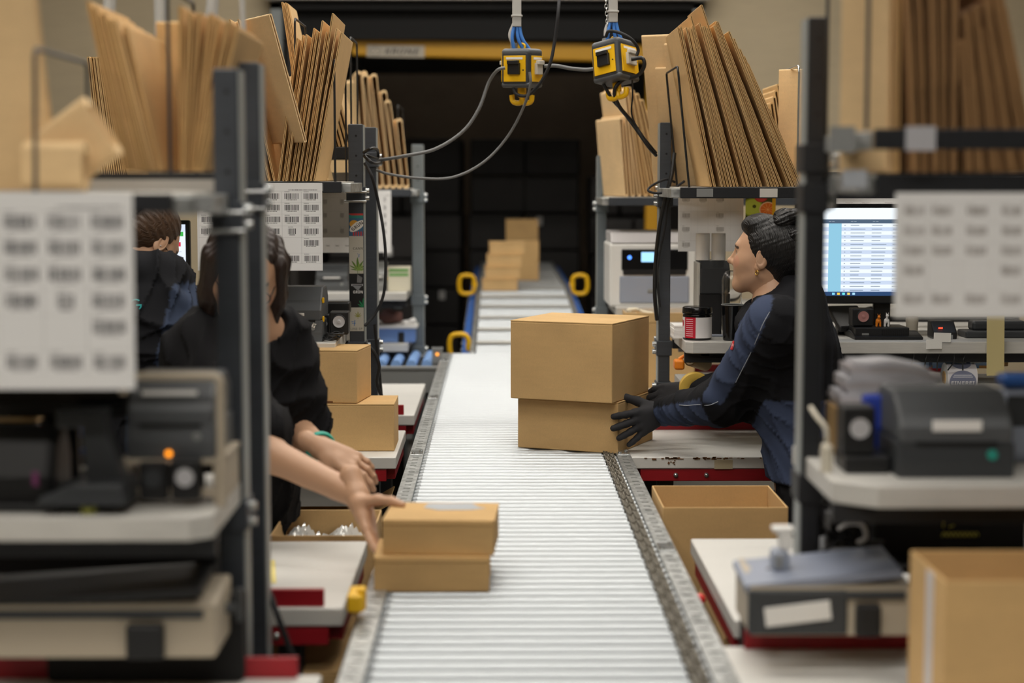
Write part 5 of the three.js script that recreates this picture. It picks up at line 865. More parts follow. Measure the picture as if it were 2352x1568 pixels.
cable('thick black cable hanging from the right power cube to the right rack post', [[1450, 136, 5.18], [1476, 134, 5.18], [1480, 150, 5.18], [1466, 172, 5.2], [1430, 184, 5.22], [1412, 205, 5.22], [1420, 240, 5.25], [1456, 285], [1478, 318], [1506, 352, 5.33]], .006, M.black);
cable('second black cable beside the thick one below the right power cube', [[1386, 192, 5.24], [1404, 225, 5.25], [1430, 255], [1462, 298], [1490, 338], [1507, 357, 5.34]], .005, M.black);
cable('thin dark cable hanging straight below the right power cube', [[1452, 176, 5.22], [1453, 220, 5.24], [1451, 262, 5.28], [1466, 300]], .0025, M.rubber);
cable('black loop of cable over the right power cube straps', [[1392, 84, 5.22], [1398, 72, 5.2], [1425, 76, 5.18], [1452, 92, 5.18], [1466, 115, 5.2], [1462, 128, 5.2]], .005, M.rubber);
cable('upper cable loop wound round the stickered left posts', [[836, 350, 5.28], [850, 342, 5.24], [868, 348, 5.38], [868, 362, 5.4], [850, 360, 5.3], [836, 356, 5.28], [852, 372, 5.26], [876, 374, 5.4]], .005, M.black);
cable('black cable bowing down beside the stickered left posts', [[838, 375, 5.28], [852, 400, 5.25], [868, 460, 5.3], [882, 540], [886, 610], [880, 680], [862, 720], [838, 748, 5.28]], .0048, M.rubber);
cable('lower black cable hanging down behind the stacked boxes', [[838, 786, 5.28], [860, 810, 5.28], [871, 840, 5.28], [866, 880, 5.28], [884, 925, 5.28]], .0052, M.black);
cable('second lower black cable along the rear left post', [[860, 745, 5.45], [866, 800, 5.45], [872, 860, 5.45], [878, 930, 5.45]], .0048, M.black);
cable('black cable strung along the right rack post', [[1549, 352, 5.3], [1543, 400, 5.26], [1530, 450, 5.26], [1515, 520, 5.27], [1506, 600, 5.3], [1504, 680, 5.3], [1509, 735, 5.32]], .0062, M.black);
cable('thin cable looping round the right rack post below the carton shelf', [[1550, 418, 5.28], [1530, 412, 5.26], [1495, 428, 5.24], [1489, 438, 5.22], [1510, 444, 5.22], [1545, 434, 5.24], [1572, 416, 5.26]], .0038, M.rubber);
cable('thin second cable strung along the right rack post', [[1548, 440, 5.28], [1535, 470, 5.27], [1528, 520, 5.28], [1512, 600, 5.29], [1511, 660, 5.3], [1516, 705, 5.3]], .0035, M.rubber);
{ // grey hanging rods over the nearest left rack
  const rod = (label, x0, x1, y1, d, w, end) => { const a = at(x1, y1, d), b = at(x0, -60, d); const t = thing('hanging_conduit', label, 'conduit', [a.x, a.y, a.z]); const up = V(b.x - a.x, b.y - a.y, 0), k = (CEIL - a.y) / up.y; part(t, 'tube', cyl([0, 0, 0], [up.x * k, up.y * k, 0], w), M.conduit); if (end) part(t, 'plug', [cyl([0, -.02, 0], [0, .012, 0], w * 1.5), cyl([0, -.03, 0], [0, -.02, 0], w * .9)], M.black); };
  rod('slanted grey hanging conduit at the outer left', 258, 240, 128, 3.4, .012); rod('short grey hanging conduit over the brown blurred bundle', 366, 368, 82, 3.4, .011); rod('grey hanging conduit with a black plug over the dark fan', 492, 480, 135, 3.4, .012, true); rod('thin dark hanging rod nearest to the nearest left post', 553, 562, 150, 3.3, .0055, true);
}

{ const f = fit(-20, 1262, 494, 1400, 2.78), t = thing('filler_bin', 'wide black filler bin added for the dark under the nearest left shelf', 'bin', [f.x, TOP + .001, -2.84]); const h = f.t - TOP;  // added black box stands in for the dark under the shelf
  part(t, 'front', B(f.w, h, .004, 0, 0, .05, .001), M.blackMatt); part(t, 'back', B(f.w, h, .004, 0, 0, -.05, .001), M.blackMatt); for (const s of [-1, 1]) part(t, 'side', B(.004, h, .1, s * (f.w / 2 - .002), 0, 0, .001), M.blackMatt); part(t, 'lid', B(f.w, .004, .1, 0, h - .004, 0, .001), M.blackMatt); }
// ---------------------------------------------------------------- people: distance fields meshed with surface nets
const smin = (a, b, k) => { const h = Math.max(k - Math.abs(a - b), 0) / k; return Math.min(a, b) - h * h * k * .25; };
const smax = (a, b, k) => -smin(-a, -b, k);
function cone(a, b, ra, rb) { const bx = b.x - a.x, by = b.y - a.y, bz = b.z - a.z, L = bx * bx + by * by + bz * bz + 1e-12; return (x, y, z) => { const px = x - a.x, py = y - a.y, pz = z - a.z; let t = (px * bx + py * by + pz * bz) / L; t = t < 0 ? 0 : t > 1 ? 1 : t; const dx = px - t * bx, dy = py - t * by, dz = pz - t * bz; return Math.sqrt(dx * dx + dy * dy + dz * dz) - (ra + (rb - ra) * t); }; }
function ell(c, r, e) { const q = e ? new THREE.Matrix4().makeRotationFromEuler(new THREE.Euler(...e)).invert().elements : null; return (x, y, z) => { let px = x - c.x, py = y - c.y, pz = z - c.z; if (q) { const a = q[0] * px + q[4] * py + q[8] * pz, b = q[1] * px + q[5] * py + q[9] * pz, d = q[2] * px + q[6] * py + q[10] * pz; px = a; py = b; pz = d; } const k0 = Math.hypot(px / r.x, py / r.y, pz / r.z), k1 = Math.hypot(px / r.x / r.x, py / r.y / r.y, pz / r.z / r.z); return k1 < 1e-9 ? -Math.min(r.x, r.y, r.z) : k0 * (k0 - 1) / k1; }; }
const blend = (list, k) => (x, y, z) => { let d = list[0](x, y, z); for (let i = 1; i < list.length; i++) d = smin(d, list[i](x, y, z), k); return d; };
function nets(f, lo, hi, cell, color) {
  const n = [0, 1, 2].map(i => Math.ceil((hi[i] - lo[i]) / cell) + 1), [nx, ny, nz] = n, val = new Float32Array(nx * ny * nz), id = new Int32Array(nx * ny * nz).fill(-1);
  for (let k = 0; k < nz; k++) for (let j = 0; j < ny; j++) for (let i = 0; i < nx; i++) val[i + nx * (j + ny * k)] = f(lo[0] + i * cell, lo[1] + j * cell, lo[2] + k * cell);
  const pos = [], idx = [], C = [0, 1, nx, nx + 1, nx * ny, nx * ny + 1, nx * ny + nx, nx * ny + nx + 1];
  const E = [[0, 1], [2, 3], [4, 5], [6, 7], [0, 2], [1, 3], [4, 6], [5, 7], [0, 4], [1, 5], [2, 6], [3, 7]];
  for (let k = 0; k < nz - 1; k++) for (let j = 0; j < ny - 1; j++) for (let i = 0; i < nx - 1; i++) {
    const b = i + nx * (j + ny * k); let m = 0; for (let c = 0; c < 8; c++) if (val[b + C[c]] < 0) m |= 1 << c; if (m === 0 || m === 255) continue;
    let sx = 0, sy = 0, sz = 0, q = 0; for (const [u, w] of E) { const a = val[b + C[u]], d = val[b + C[w]]; if ((a < 0) === (d < 0)) continue; const t = a / (a - d); sx += (u & 1) + t * ((w & 1) - (u & 1)); sy += (u >> 1 & 1) + t * ((w >> 1 & 1) - (u >> 1 & 1)); sz += (u >> 2) + t * ((w >> 2) - (u >> 2)); q++; }
    id[b] = pos.length / 3; pos.push(lo[0] + (i + sx / q) * cell, lo[1] + (j + sy / q) * cell, lo[2] + (k + sz / q) * cell);
  }
  const quad = (a, b, c, d, flip) => { if (a < 0 || b < 0 || c < 0 || d < 0) return; flip ? idx.push(a, c, b, a, d, c) : idx.push(a, b, c, a, c, d); };
  for (let k = 1; k < nz - 1; k++) for (let j = 1; j < ny - 1; j++) for (let i = 1; i < nx - 1; i++) {
    const b = i + nx * (j + ny * k), s = val[b] < 0;
    if (s !== val[b + 1] < 0) quad(id[b - nx - nx * ny], id[b - nx * ny], id[b], id[b - nx], !s);
    if (s !== val[b + nx] < 0) quad(id[b - 1 - nx * ny], id[b - 1], id[b], id[b - nx * ny], !s);
    if (s !== val[b + nx * ny] < 0) quad(id[b - 1 - nx], id[b - nx], id[b], id[b - 1], !s);
  }
  const N = pos.length / 3, nor = new Float32Array(N * 3), col = color && new Float32Array(N * 3), e = cell * .5;
  for (let v = 0; v < N; v++) { const x = pos[v * 3], y = pos[v * 3 + 1], z = pos[v * 3 + 2]; let a = f(x + e, y, z) - f(x - e, y, z), b = f(x, y + e, z) - f(x, y - e, z), c = f(x, y, z + e) - f(x, y, z - e); const L = Math.hypot(a, b, c) || 1; nor[v * 3] = a / L; nor[v * 3 + 1] = b / L; nor[v * 3 + 2] = c / L; if (col) { const q = color(x, y, z, a / L, b / L, c / L); col[v * 3] = q[0]; col[v * 3 + 1] = q[1]; col[v * 3 + 2] = q[2]; } }
  const g = new THREE.BufferGeometry(); g.setAttribute('position', new THREE.Float32BufferAttribute(pos, 3)); g.setAttribute('normal', new THREE.BufferAttribute(nor, 3)); if (col) g.setAttribute('color', new THREE.BufferAttribute(col, 3)); g.setIndex(idx);
  return g;
}
function nonIdx(g, color = [1, 1, 1]) { const q = g.toNonIndexed(); const c = q.attributes.position.count; if (!q.attributes.color) { const a = new Float32Array(c * 3); for (let i = 0; i < c; i++) a.set(color, i * 3); q.setAttribute('color', new THREE.BufferAttribute(a, 3)); } const u = new Float32Array(c * 2), p = q.attributes.position; for (let i = 0; i < c; i++) { u[i * 2] = p.getX(i) + p.getZ(i) * .7; u[i * 2 + 1] = p.getY(i); } q.setAttribute('uv', new THREE.BufferAttribute(u, 2)); return q; }
const SKIN = [.56, .33, .205], fabricBump = tex(256, .03, (u, v) => 128 + 60 * Math.sin((u + v) * 6.283 * 24) + 50 * (fbm(u, v, 16, 9) - .5), false);
M.skin = std({ color: 0xffffff, vertexColors: true, roughness: .48 });
M.cloth = new THREE.MeshPhysicalMaterial({ color: 0xffffff, vertexColors: true, roughness: .85, specularIntensity: .4, bumpMap: fabricBump, bumpScale: .0004 });
M.glove = std({ color: 0x26262a, roughness: .75, bumpMap: fabricBump, bumpScale: .0005 });
const hairTex = (s) => tex(256, .05, (u, v) => 128 + 120 * (vnoise(u, v, 64, 4, s) - .5), false);
M.hairBlack = std({ color: 0x0b0a0b, roughness: .42, bumpMap: hairTex(4), bumpScale: .002 });
M.hairBrown = std({ color: 0x4a3524, roughness: .45, bumpMap: hairTex(8), bumpScale: .002 });
M.hairDark = std({ color: 0x2c1f1a, roughness: .42, bumpMap: hairTex(6), bumpScale: .002 });
// head in its own axes: +z where the face looks, y up, metres for a head 0.22 m high
function headField() {
  const v = V, A = [];
  const base = blend([ell(v(0, .03, -.014), v(.073, .088, .094)), ell(v(0, -.012, .03), v(.062, .088, .062)), ell(v(0, -.058, .034), v(.05, .05, .052)),
    cone(v(.05, -.052, .0), v(.014, -.098, .064), .016, .014), cone(v(-.05, -.052, .0), v(-.014, -.098, .064), .016, .014), cone(v(-.01, -.1, .071), v(.01, -.1, .071), .0145, .0145),
    cone(v(.034, -.022, .056), v(.046, -.018, .034), .022, .02), cone(v(-.034, -.022, .056), v(-.046, -.018, .034), .022, .02)], .03);
  const brow = cone(v(-.032, .026, .078), v(.032, .026, .078), .0095, .0095), neck = cone(v(0, -.07, -.022), v(0, -.17, -.046), .049, .055);
  const nose = blend([cone(v(0, .014, .087), v(0, -.027, .109), .0064, .0078), cone(v(.0085, -.031, .095), v(-.0085, -.031, .095), .0074, .0074), ell(v(.0, -.027, .11), v(.0082, .0068, .0078))], .01);
  const lipU = cone(v(-.017, -.0585, .083), v(.017, -.0585, .083), .0055, .0055), lipU2 = ell(v(0, -.0575, .0885), v(.012, .0052, .006)), lipL = ell(v(0, -.0685, .0855), v(.0165, .0062, .0078));
  const sock = s => ell(v(s * .031, .004, .092), v(.018, .011, .014)), eye = s => ell(v(s * .031, .0035, .0715), v(.0125, .0125, .0125)), lid = s => ell(v(s * .031, .007, .0725), v(.0145, .0105, .0128));
  const ear = s => { const out = ell(v(s * .0745, -.004, -.012), v(.0085, .0315, .019), [.12, s * .42, 0]), dip = ell(v(s * .083, -.001, -.009), v(.0085, .02, .0115), [.12, s * .42, 0]), lobe = ell(v(s * .0725, -.031, -.003), v(.0065, .011, .01)); return (x, y, z) => Math.min(smax(out(x, y, z), -dip(x, y, z), .006), smin(lobe(x, y, z), out(x, y, z) + .004, .01)); };
  const sk = [sock(1), sock(-1)], ey = [eye(1), eye(-1)], ld = [lid(1), lid(-1)], er = [ear(1), ear(-1)];
  return (x, y, z) => { let d = base(x, y, z); d = smin(d, brow(x, y, z), .02); d = smin(d, neck(x, y, z), .035); for (const s of sk) d = smax(d, -s(x, y, z), .014); for (const s of ld) d = smin(d, s(x, y, z) + (y < .0035 ? .003 : 0), .006); for (const s of ey) d = Math.min(d, s(x, y, z)); d = smin(d, nose(x, y, z), .014); d = smin(d, lipU(x, y, z), .008); d = smin(d, lipU2(x, y, z), .007); d = smin(d, lipL(x, y, z), .006); const m = Math.abs(y + .0633) < .004 && z > .06 ? .0028 * (1 - Math.abs(y + .0633) / .004) * Math.max(0, 1 - Math.abs(x) / .02) : 0; d += m; for (const e of er) d = smin(d, e(x, y, z), .007); return d; };
}
const HEAD = headField();
function skinAt(x, y, z) {
  const ax = Math.abs(x); let c = SKIN;
  if (z > .06 && Math.hypot(ax - .031, y - .0035) < .011 && Math.hypot(ax - .031, y - .0035, z - .0715) < .0138 && y < .0095 && y > -.003) c = Math.hypot(ax - .031, y - .0035) < .0055 ? [.02, .015, .01] : [.62, .58, .53];
  else if (z > .06 && y > .0085 && y < .0115 && ax > .018 && ax < .045) c = [.05, .03, .025];
  else if (z > .05 && ax > .012 && ax < .05 && Math.abs(y - (.027 - Math.max(0, ax - .036) * .5)) < .0042) c = [.05, .032, .025];
  else if (z > .07 && ax < .02 && y < -.053 && y > -.076) c = [.43, .17, .13];
  else if (z > .03 && Math.hypot(ax - .042, y + .022) < .022) c = [.60, .31, .20];
  return c;
}
function frameOf(forward, upHint, origin, s) { const f = forward.clone().normalize(), r = upHint.clone().cross(f).normalize(), u = f.clone().cross(r); return new THREE.Matrix4().makeBasis(r.multiplyScalar(s), u.multiplyScalar(s), f.multiplyScalar(s)).setPosition(origin); }
let HEADGEO = null;
const headGeo = m => { HEADGEO ||= nonIdx(nets(HEAD, [-.1, -.175, -.125], [.1, .135, .135], .003, skinAt)); return HEADGEO.clone().applyMatrix4(m); };
// a hand: wrist, pointing direction, the way the palm faces, side of the thumb (+1 / -1)
function handField(w, dir, palm, ts, o) {
  const d = dir.clone().normalize(), n = palm.clone().addScaledVector(d, -palm.dot(d)).normalize(), s = n.clone().cross(d).multiplyScalar(ts), S = o.size || 1, g = o.grow || 0, out = [];
  const P = (a, b, c) => w.clone().addScaledVector(d, a * S).addScaledVector(s, b * S).addScaledVector(n, c * S);
  const base = [[.088, .030], [.092, .0095], [.088, -.011], [.08, -.030]], len = [.070, .078, .073, .058], rad = [.0088, .0092, .0086, .0076], spread = o.spread || [.16, .04, -.08, -.2];
  const palmF = [cone(P(0, .008, 0), P(.05, .014, .002), .021 * S + g, .017 * S + g), cone(P(0, -.008, 0), P(.05, -.016, .002), .02 * S + g, .016 * S + g)];
  base.forEach(([a, b]) => palmF.push(cone(P(.03, b * .6, .001), P(a, b, 0), .014 * S + g, .0105 * S + g)));
  const fingers = base.map(([a, b], i) => { let p = P(a, b, 0), ang = o.curl[i] * .6; const u = d.clone().multiplyScalar(Math.cos(spread[i])).addScaledVector(s, Math.sin(spread[i])), parts = []; [.46, .3, .24].forEach((q, k) => { const t = u.clone().multiplyScalar(Math.cos(ang)).addScaledVector(n, Math.sin(ang)), e = p.clone().addScaledVector(t, len[i] * q * S); parts.push(cone(p, e, (rad[i] - k * .0007) * S + g, (rad[i] - (k + 1) * .0007) * S + g)); p = e; ang += o.curl[i]; }); return blend(parts, .004); });
  const tv = d.clone().multiplyScalar(o.thumb?.[0] ?? .55).addScaledVector(s, o.thumb?.[1] ?? .8).addScaledVector(n, o.thumb?.[2] ?? .2).normalize(); let p = P(.025, .024, .004); const th = [];
  [[.044, .0135, .0115], [.034, .0105, .0095], [.028, .0095, .0075]].forEach(([L, a, b], k) => { const e = p.clone().addScaledVector(tv, L * S); th.push(cone(p, e, a * S + g, b * S + g)); p = e; tv.addScaledVector(d, .25).normalize(); });
  const pf = blend(palmF, .014), tf = blend(th, .006), wr = cone(P(-.05, 0, 0), P(.01, 0, 0), .0245 * S + g, .0235 * S + g);
  const f = (x, y, z) => { let a = smin(pf(x, y, z), wr(x, y, z), .014), b = 1; for (const q of fingers) b = Math.min(b, q(x, y, z)); a = smin(a, tf(x, y, z), .012); return smin(a, b, .006); };
  const c = P(.07, 0, 0); return { f, lo: [c.x - .155, c.y - .155, c.z - .155], hi: [c.x + .155, c.y + .155, c.z + .155] };
}
const hit = (px, py, f, d0 = 2) => { const o = camera.position, v = V((px - IW / 2) / F, (IH / 2 - py) / F, -1).applyQuaternion(camera.quaternion).normalize(); let t = d0; for (let k = 0; k < 200; k++) { const q = f(o.x + v.x * t, o.y + v.y * t, o.z + v.z * t); if (q < .0008) break; t += q * .7; if (t > 8) return null; } return V(o.x + v.x * t, o.y + v.y * t, o.z + v.z * t); };
function seam(t, name, pts, f, r, m) { const P = pts.map(([x, y]) => hit(x, y, f)).filter(Boolean); if (P.length > 1) part(t, name, tube(P, r, 40, 6), m); }
const boundsOf = (pts, m) => { const b = new THREE.Box3().setFromPoints(pts).expandByScalar(m); return [b.min.toArray(), b.max.toArray()]; };
function lower(hipL, hipR, fwd, spread = 0) {   // legs down to the shoes
  const out = []; for (const h of [hipL, hipR]) { const k = V(h.x + fwd.x * .03, .47, h.z + fwd.z * .03), a = V(h.x - fwd.x * .02, .09, h.z - fwd.z * .02); out.push([h, k, a]); } return out;
}
function shoe(a, fwd) { const f = fwd.clone().setY(0).normalize(); return blend([cone(V(a.x - f.x * .05, .035, a.z - f.z * .05), V(a.x + f.x * .13, .03, a.z + f.z * .13), .036, .03), cone(V(a.x, .05, a.z), V(a.x, .1, a.z), .04, .042)], .03); }
function person(label, o) {
  const J = o.J, t = new THREE.Group(); t.name = numbered('person'); scene.add(t); tag(t, label, 'person');
  const add = (name, g, m, l) => part(t, name, g, m, l);
  const fwd = o.fwd.clone().setY(0).normalize(), side = V(fwd.z, 0, -fwd.x);   // side: towards J.sL
  const legs = lower(J.hL, J.hR, fwd), torso = [], mid = J.chest.clone().lerp(J.hip, .55);
  const yawE = Math.atan2(fwd.x, fwd.z), eC = (c, r) => ell(c, r, [0, yawE, 0]);
  const T = (g) => [eC(J.chest, V(.15 + g, .19 + g, .105 + g)), eC(mid, V(.125 + g, .17 + g, .095 + g)), eC(J.hip, V(.15 + g, .15 + g, .11 + g)), cone(J.sL, J.sR, .052 + g, .052 + g), cone(J.chest, J.neck, .09 + g, .05 + g)];
  const arms = (g, k0 = 1) => [[J.sL, J.eL, J.wL], [J.sR, J.eR, J.wR]].map(([s, e, w]) => [cone(s, e, .047 + g, .039 + g), cone(e, w, .038 + g, .0255 + g * k0)]);
  const bodyF = blend([...T(0), ...arms(0).flat(), ...legs.flatMap(([h, k, a]) => [cone(h, k, .078, .052), cone(k, a, .05, .036)]), cone(J.neck, J.head.clone().addScaledVector(o.headDown, .07), .055, .048)], .045);
  const all = [J.chest, J.hip, J.sL, J.sR, J.eL, J.eR, J.wL, J.wR, J.neck, ...legs.flat()];
  const hands = o.hands.map(h => handField(h.w, h.dir, h.palm, h.ts, h));
  const [blo, bhi] = boundsOf(all, .17);
  const hm = frameOf(o.face, o.up || V(0, 1, 0), J.head, o.headScale || .95);
  const body = merge3([nonIdx(nets(bodyF, blo, bhi, .016, () => SKIN)), headGeo(hm), ...hands.map(h => nonIdx(nets(h.f, h.lo, h.hi, .0032, () => o.handColor || SKIN)))]);
  add('body', body, M.skin);
  // clothes follow the same bones, a little wider
  const fold = (x, y, z) => { const u = x * 1.1 + y * .8 + z * .5, w = y * 1.2 - x * .7 + z * .9; const r = 1 - Math.abs(Math.sin(u * 23 + 2.2 * Math.sin(w * 11) + 1.1 * Math.sin(z * 17))), r2 = 1 - Math.abs(Math.sin(w * 31 + 2.4 * Math.sin(u * 12) + z * 20)); return .004 - .0085 * r * r - .006 * r2 * r2 * r2 + .002 * Math.sin(y * 75 + x * 40 + z * 22); };
  const arm = arms(o.loose, o.cuff ?? .6), sl = o.sleeve;
  const slv = arm.map(([u, l], i) => { const S = [J.sL, J.sR][i], E = [J.eL, J.eR][i], W = [J.wL, J.wR][i]; if (sl >= 1) return blend([cone(S, E, .05 + o.loose * 1.3, .044 + o.loose), cone(E, E.clone().lerp(W, sl >= 2 ? .93 : .9), .044 + o.loose, .031 + o.loose * .6)], .03); return cone(S, S.clone().lerp(E, sl), .055 + o.loose, .057 + o.loose * 1.7); });
  const top0 = blend([...T(o.loose), ...slv, ...(o.extra || [])], .05);
  const topF = (x, y, z) => { let d = top0(x, y, z) + fold(x, y, z) * (o.foldAmt ?? 1); d = smax(d, o.hem - y, .01); if (o.neckCut) d = smax(d, -o.neckCut(x, y, z), .008); return d; };
  const [tlo, thi] = boundsOf([J.chest, J.hip, J.sL, J.sR, J.eL, J.eR, J.wL, J.wR, J.neck], .2);
  add(o.topName, nonIdx(nets(topF, tlo, thi, .0085, o.topColor)), M.cloth);
  const legF = blend([eC(J.hip, V(.155, .14, .115)), ...legs.flatMap(([h, k, a]) => [cone(h, k, .09, .066), cone(k, a, .066, .058)])], .05);
  const pantsF = (x, y, z) => smax(smax(legF(x, y, z) + fold(x, y, z), .1 - y, .01), y - o.waist, .01);
  const [llo, lhi] = boundsOf([J.hip, ...legs.flat()], .17); add('trousers', nonIdx(nets(pantsF, llo, lhi, .014, () => o.pants)), M.cloth);
  for (const [, , a] of legs) { const f = shoe(a, fwd); add('shoe', nonIdx(nets((x, y, z) => smax(f(x, y, z), .002 - y, .004), [a.x - .2, -.01, a.z - .2], [a.x + .2, .17, a.z + .2], .008, () => [.03, .03, .032])), M.cloth); }
  return { t, add, topF, hm, hands, J };
}
function merge3(list) { return mergeGeometries(list.map(g => { for (const k of Object.keys(g.attributes)) if (!['position', 'normal', 'uv', 'color'].includes(k)) g.deleteAttribute(k); return g; })); }
const hairline = (pts) => (y) => { for (let i = 0; i < pts.length - 1; i++) if (y <= pts[i][0] && y >= pts[i + 1][0]) { const q = (pts[i][0] - y) / (pts[i][0] - pts[i + 1][0]); return pts[i][1] + (pts[i + 1][1] - pts[i][1]) * q; } return y > pts[0][0] ? pts[0][1] : pts[pts.length - 1][1]; };
const strands = (x, y, z, f, a) => a * Math.sin(f * (y + .6 * z) + 3 * Math.sin(x * 30)) + a * .6 * Math.sin(f * 1.9 * (y * .9 + z * .3 + x * .3));
function hair(p, f, m, lo = [-.13, -.2, -.17], hi = [.13, .19, .14], cell = .0035, name = 'hair') { return p.add(name, nonIdx(nets(f, lo, hi, cell)).applyMatrix4(p.hm), m); }
const NAVY = [.047, .064, .118], INK = [.0085, .009, .0115], lerpV = (a, b, t) => a.clone().lerp(b, t);
const nearBone = (x, y, z, a, b) => { const p = V(x, y, z), ab = b.clone().sub(a), t = Math.max(0, Math.min(1, p.clone().sub(a).dot(ab) / ab.lengthSq())); return a.clone().addScaledVector(ab, t); };

// ---- woman at the right table, in profile
{
  const face = V(-Math.cos(R(24)), .1, -Math.sin(R(24))), J = { head: at(1756, 588, 4.66), neck: at(1782, 712, 4.64), chest: at(1826, 855, 4.62), hip: at(1878, 1110, 4.57), sL: at(1783, 752, 4.47), sR: at(1778, 745, 4.82), eL: at(1660, 922, 4.62), wL: V(.463, at(1522, 946, 4.874).y, -4.874), eR: at(1690, 895, 4.96), wR: at(1585, 898, 5.02), hL: at(1882, 1170, 4.48), hR: at(1882, 1170, 4.66) };
  const hL = { w: J.wL, dir: V(-.75, -.26, .5), palm: V(-.6, -.15, -.8), ts: 1, curl: [.1, .08, .1, .14], spread: [.2, .05, -.12, -.36], thumb: [.45, .55, .55], size: .98 };
  const hR = { w: J.wR, dir: V(-.95, -.18, .1), palm: V(-.1, -.55, -.8), ts: -1, curl: [.5, .55, .6, .65], size: .95, thumb: [.75, .4, .4] };
  const s0 = at(1765, 716, 4.42), s1 = at(1688, 880, 4.5), up = V(-.06, 1, 0), col = (x, y, z, nx, ny, nz) => {
    const p = V(x, y, z), ua = nearBone(x, y, z, J.sL, J.eL), fa = nearBone(x, y, z, J.eL, J.wL), du = p.distanceTo(ua), df = p.distanceTo(fa), fr = nearBone(x, y, z, J.eR, J.wR);
    if (p.distanceTo(fr) < .08) return INK;
    if (df < .085 && df < du) return y < fa.y + .012 ? NAVY : INK;
    if (z > J.sL.z - .11 && y < s0.y + .05 && x < s0.x + (s1.x - s0.x) * (s0.y - y) / (s0.y - s1.y) && y > J.eL.y) return NAVY;
    if (du < .1) return INK;
    return y < J.chest.y - .06 ? NAVY : INK; };
  const nb = J.neck, fw = V(-Math.cos(R(20)), 0, -Math.sin(R(20)));
  const collar = [], hood = ell(V(nb.x + .05, nb.y - .012, nb.z), V(.07, .05, .1), [0, 0, -.5]);
  for (let k = 0; k < 10; k++) { const a = k / 10 * 6.283, b = (k + 1) / 10 * 6.283, q = a => V(nb.x + .07 * Math.cos(a) - .004, nb.y + .002 + .045 * Math.cos(a), nb.z + .07 * Math.sin(a)); collar.push(cone(q(a), q(b), .021, .021)); }
  const p = person('dark-haired woman in a navy work jacket and black gloves pushing two large boxes', { J, fwd: fw, face, up, headDown: V(.25, -.9, 0).normalize(), headScale: .85, hands: [hL, hR], handColor: [.02, .02, .022], loose: .02, sleeve: 1, topName: 'jacket', topColor: col, hem: at(1800, 1110, 4.5).y, waist: J.hip.y + .1, pants: [.01, .01, .012], foldAmt: .7, extra: [hood, ell(V(nb.x + .06, nb.y + .045, nb.z), V(.06, .055, .085), [0, 0, -.3]), ...collar], neckCut: ell(V(nb.x - .035, nb.y + .09, nb.z), V(.058, .085, .05)) });
  for (const h of [hL, hR]) { const f = handField(h.w, h.dir, h.palm, h.ts, { ...h, grow: .0022 }); p.add('glove', nonIdx(nets(f.f, f.lo, f.hi, .003)), M.glove); }
  { const rib = []; for (const [w, e] of [[J.wL, J.eL], [J.wR, J.eR]]) { const d = e.clone().sub(w).normalize(); for (let k = 0; k < 9; k++) { const c = w.clone().addScaledVector(d, -.012 + k * .0075), g = new THREE.TorusGeometry(.0305 + k * .0004, .0042, 8, 28); g.applyQuaternion(new THREE.Quaternion().setFromUnitVectors(V(0, 0, 1), d)); g.translate(c.x, c.y, c.z); rib.push(g); } } p.add('glove_cuff', merge(rib), M.glove); }
  const hl = hairline([[.13, .09], [.098, .08], [.075, .062], [.045, .047], [.015, .034], [-.01, .018], [-.024, -.006], [-.05, -.032], [-.1, -.05]]);
  const cap = ell(V(0, .032, -.022), V(.081, .096, .1)), pomp = ell(V(0, .098, .032), V(.058, .034, .052), [.25, 0, 0]), nape = cone(V(0, -.02, -.075), V(0, -.085, -.062), .05, .04), back = ell(V(0, .04, -.085), V(.062, .07, .055));
  hair(p, (x, y, z) => { let d = smin(cap(x, y, z), nape(x, y, z), .03); d = smin(d, back(x, y, z), .03); d = smax(d, (z - hl(y)) * .75, .012); d = smin(d, pomp(x, y, z), .02); return d + strands(x, y, z, 330, .00035); }, M.hairBlack);
  const bun = blend([ell(V(0, .125, -.058), V(.042, .034, .044)), cone(V(.03, .115, -.05), V(-.03, .135, -.07), .024, .02), cone(V(.02, .14, -.09), V(-.02, .11, -.095), .022, .022), cone(V(.045, .08, -.1), V(.03, .02, -.115), .018, .012), cone(V(-.03, .08, -.1), V(-.02, .0, -.11), .02, .012)], .012);
  hair(p, (x, y, z) => bun(x, y, z) + strands(x, y, z, 420, .001), M.hairBlack, [-.11, -.04, -.17], [.11, .2, .02], .003, 'hair_bun');
  { const w = []; seed = 31; for (let k = 0; k < 16; k++) { const y0 = rr(-.01, .13), x0 = rr(-.05, .07), s = rr(.012, .03); w.push(tube([[x0, y0, -.1], [x0 + rr(-.01, .02), y0 + s, -.128], [x0 + rr(-.01, .02), y0 + s * .4, -.146], [x0 + rr(-.02, .02), y0 - s, -.135]], .0016, 14, 5)); } p.add('hair_strand', merge(w).applyMatrix4(p.hm), M.hairBlack); }
  p.add('earring', new THREE.TorusGeometry(.0068, .0022, 8, 20).rotateY(.9).translate(.078, -.047, -.002).applyMatrix4(p.hm), M.gold);
  const WHITE = std({ color: 0x9aa0aa, roughness: .7 });
  seam(p.t, 'piping', [[1768, 716], [1752, 745], [1738, 780], [1722, 815], [1704, 850], [1690, 878]], p.topF, .0012, WHITE);
  seam(p.t, 'piping', [[1560, 930], [1580, 931], [1605, 929], [1630, 930], [1650, 922]], p.topF, .0012, WHITE);
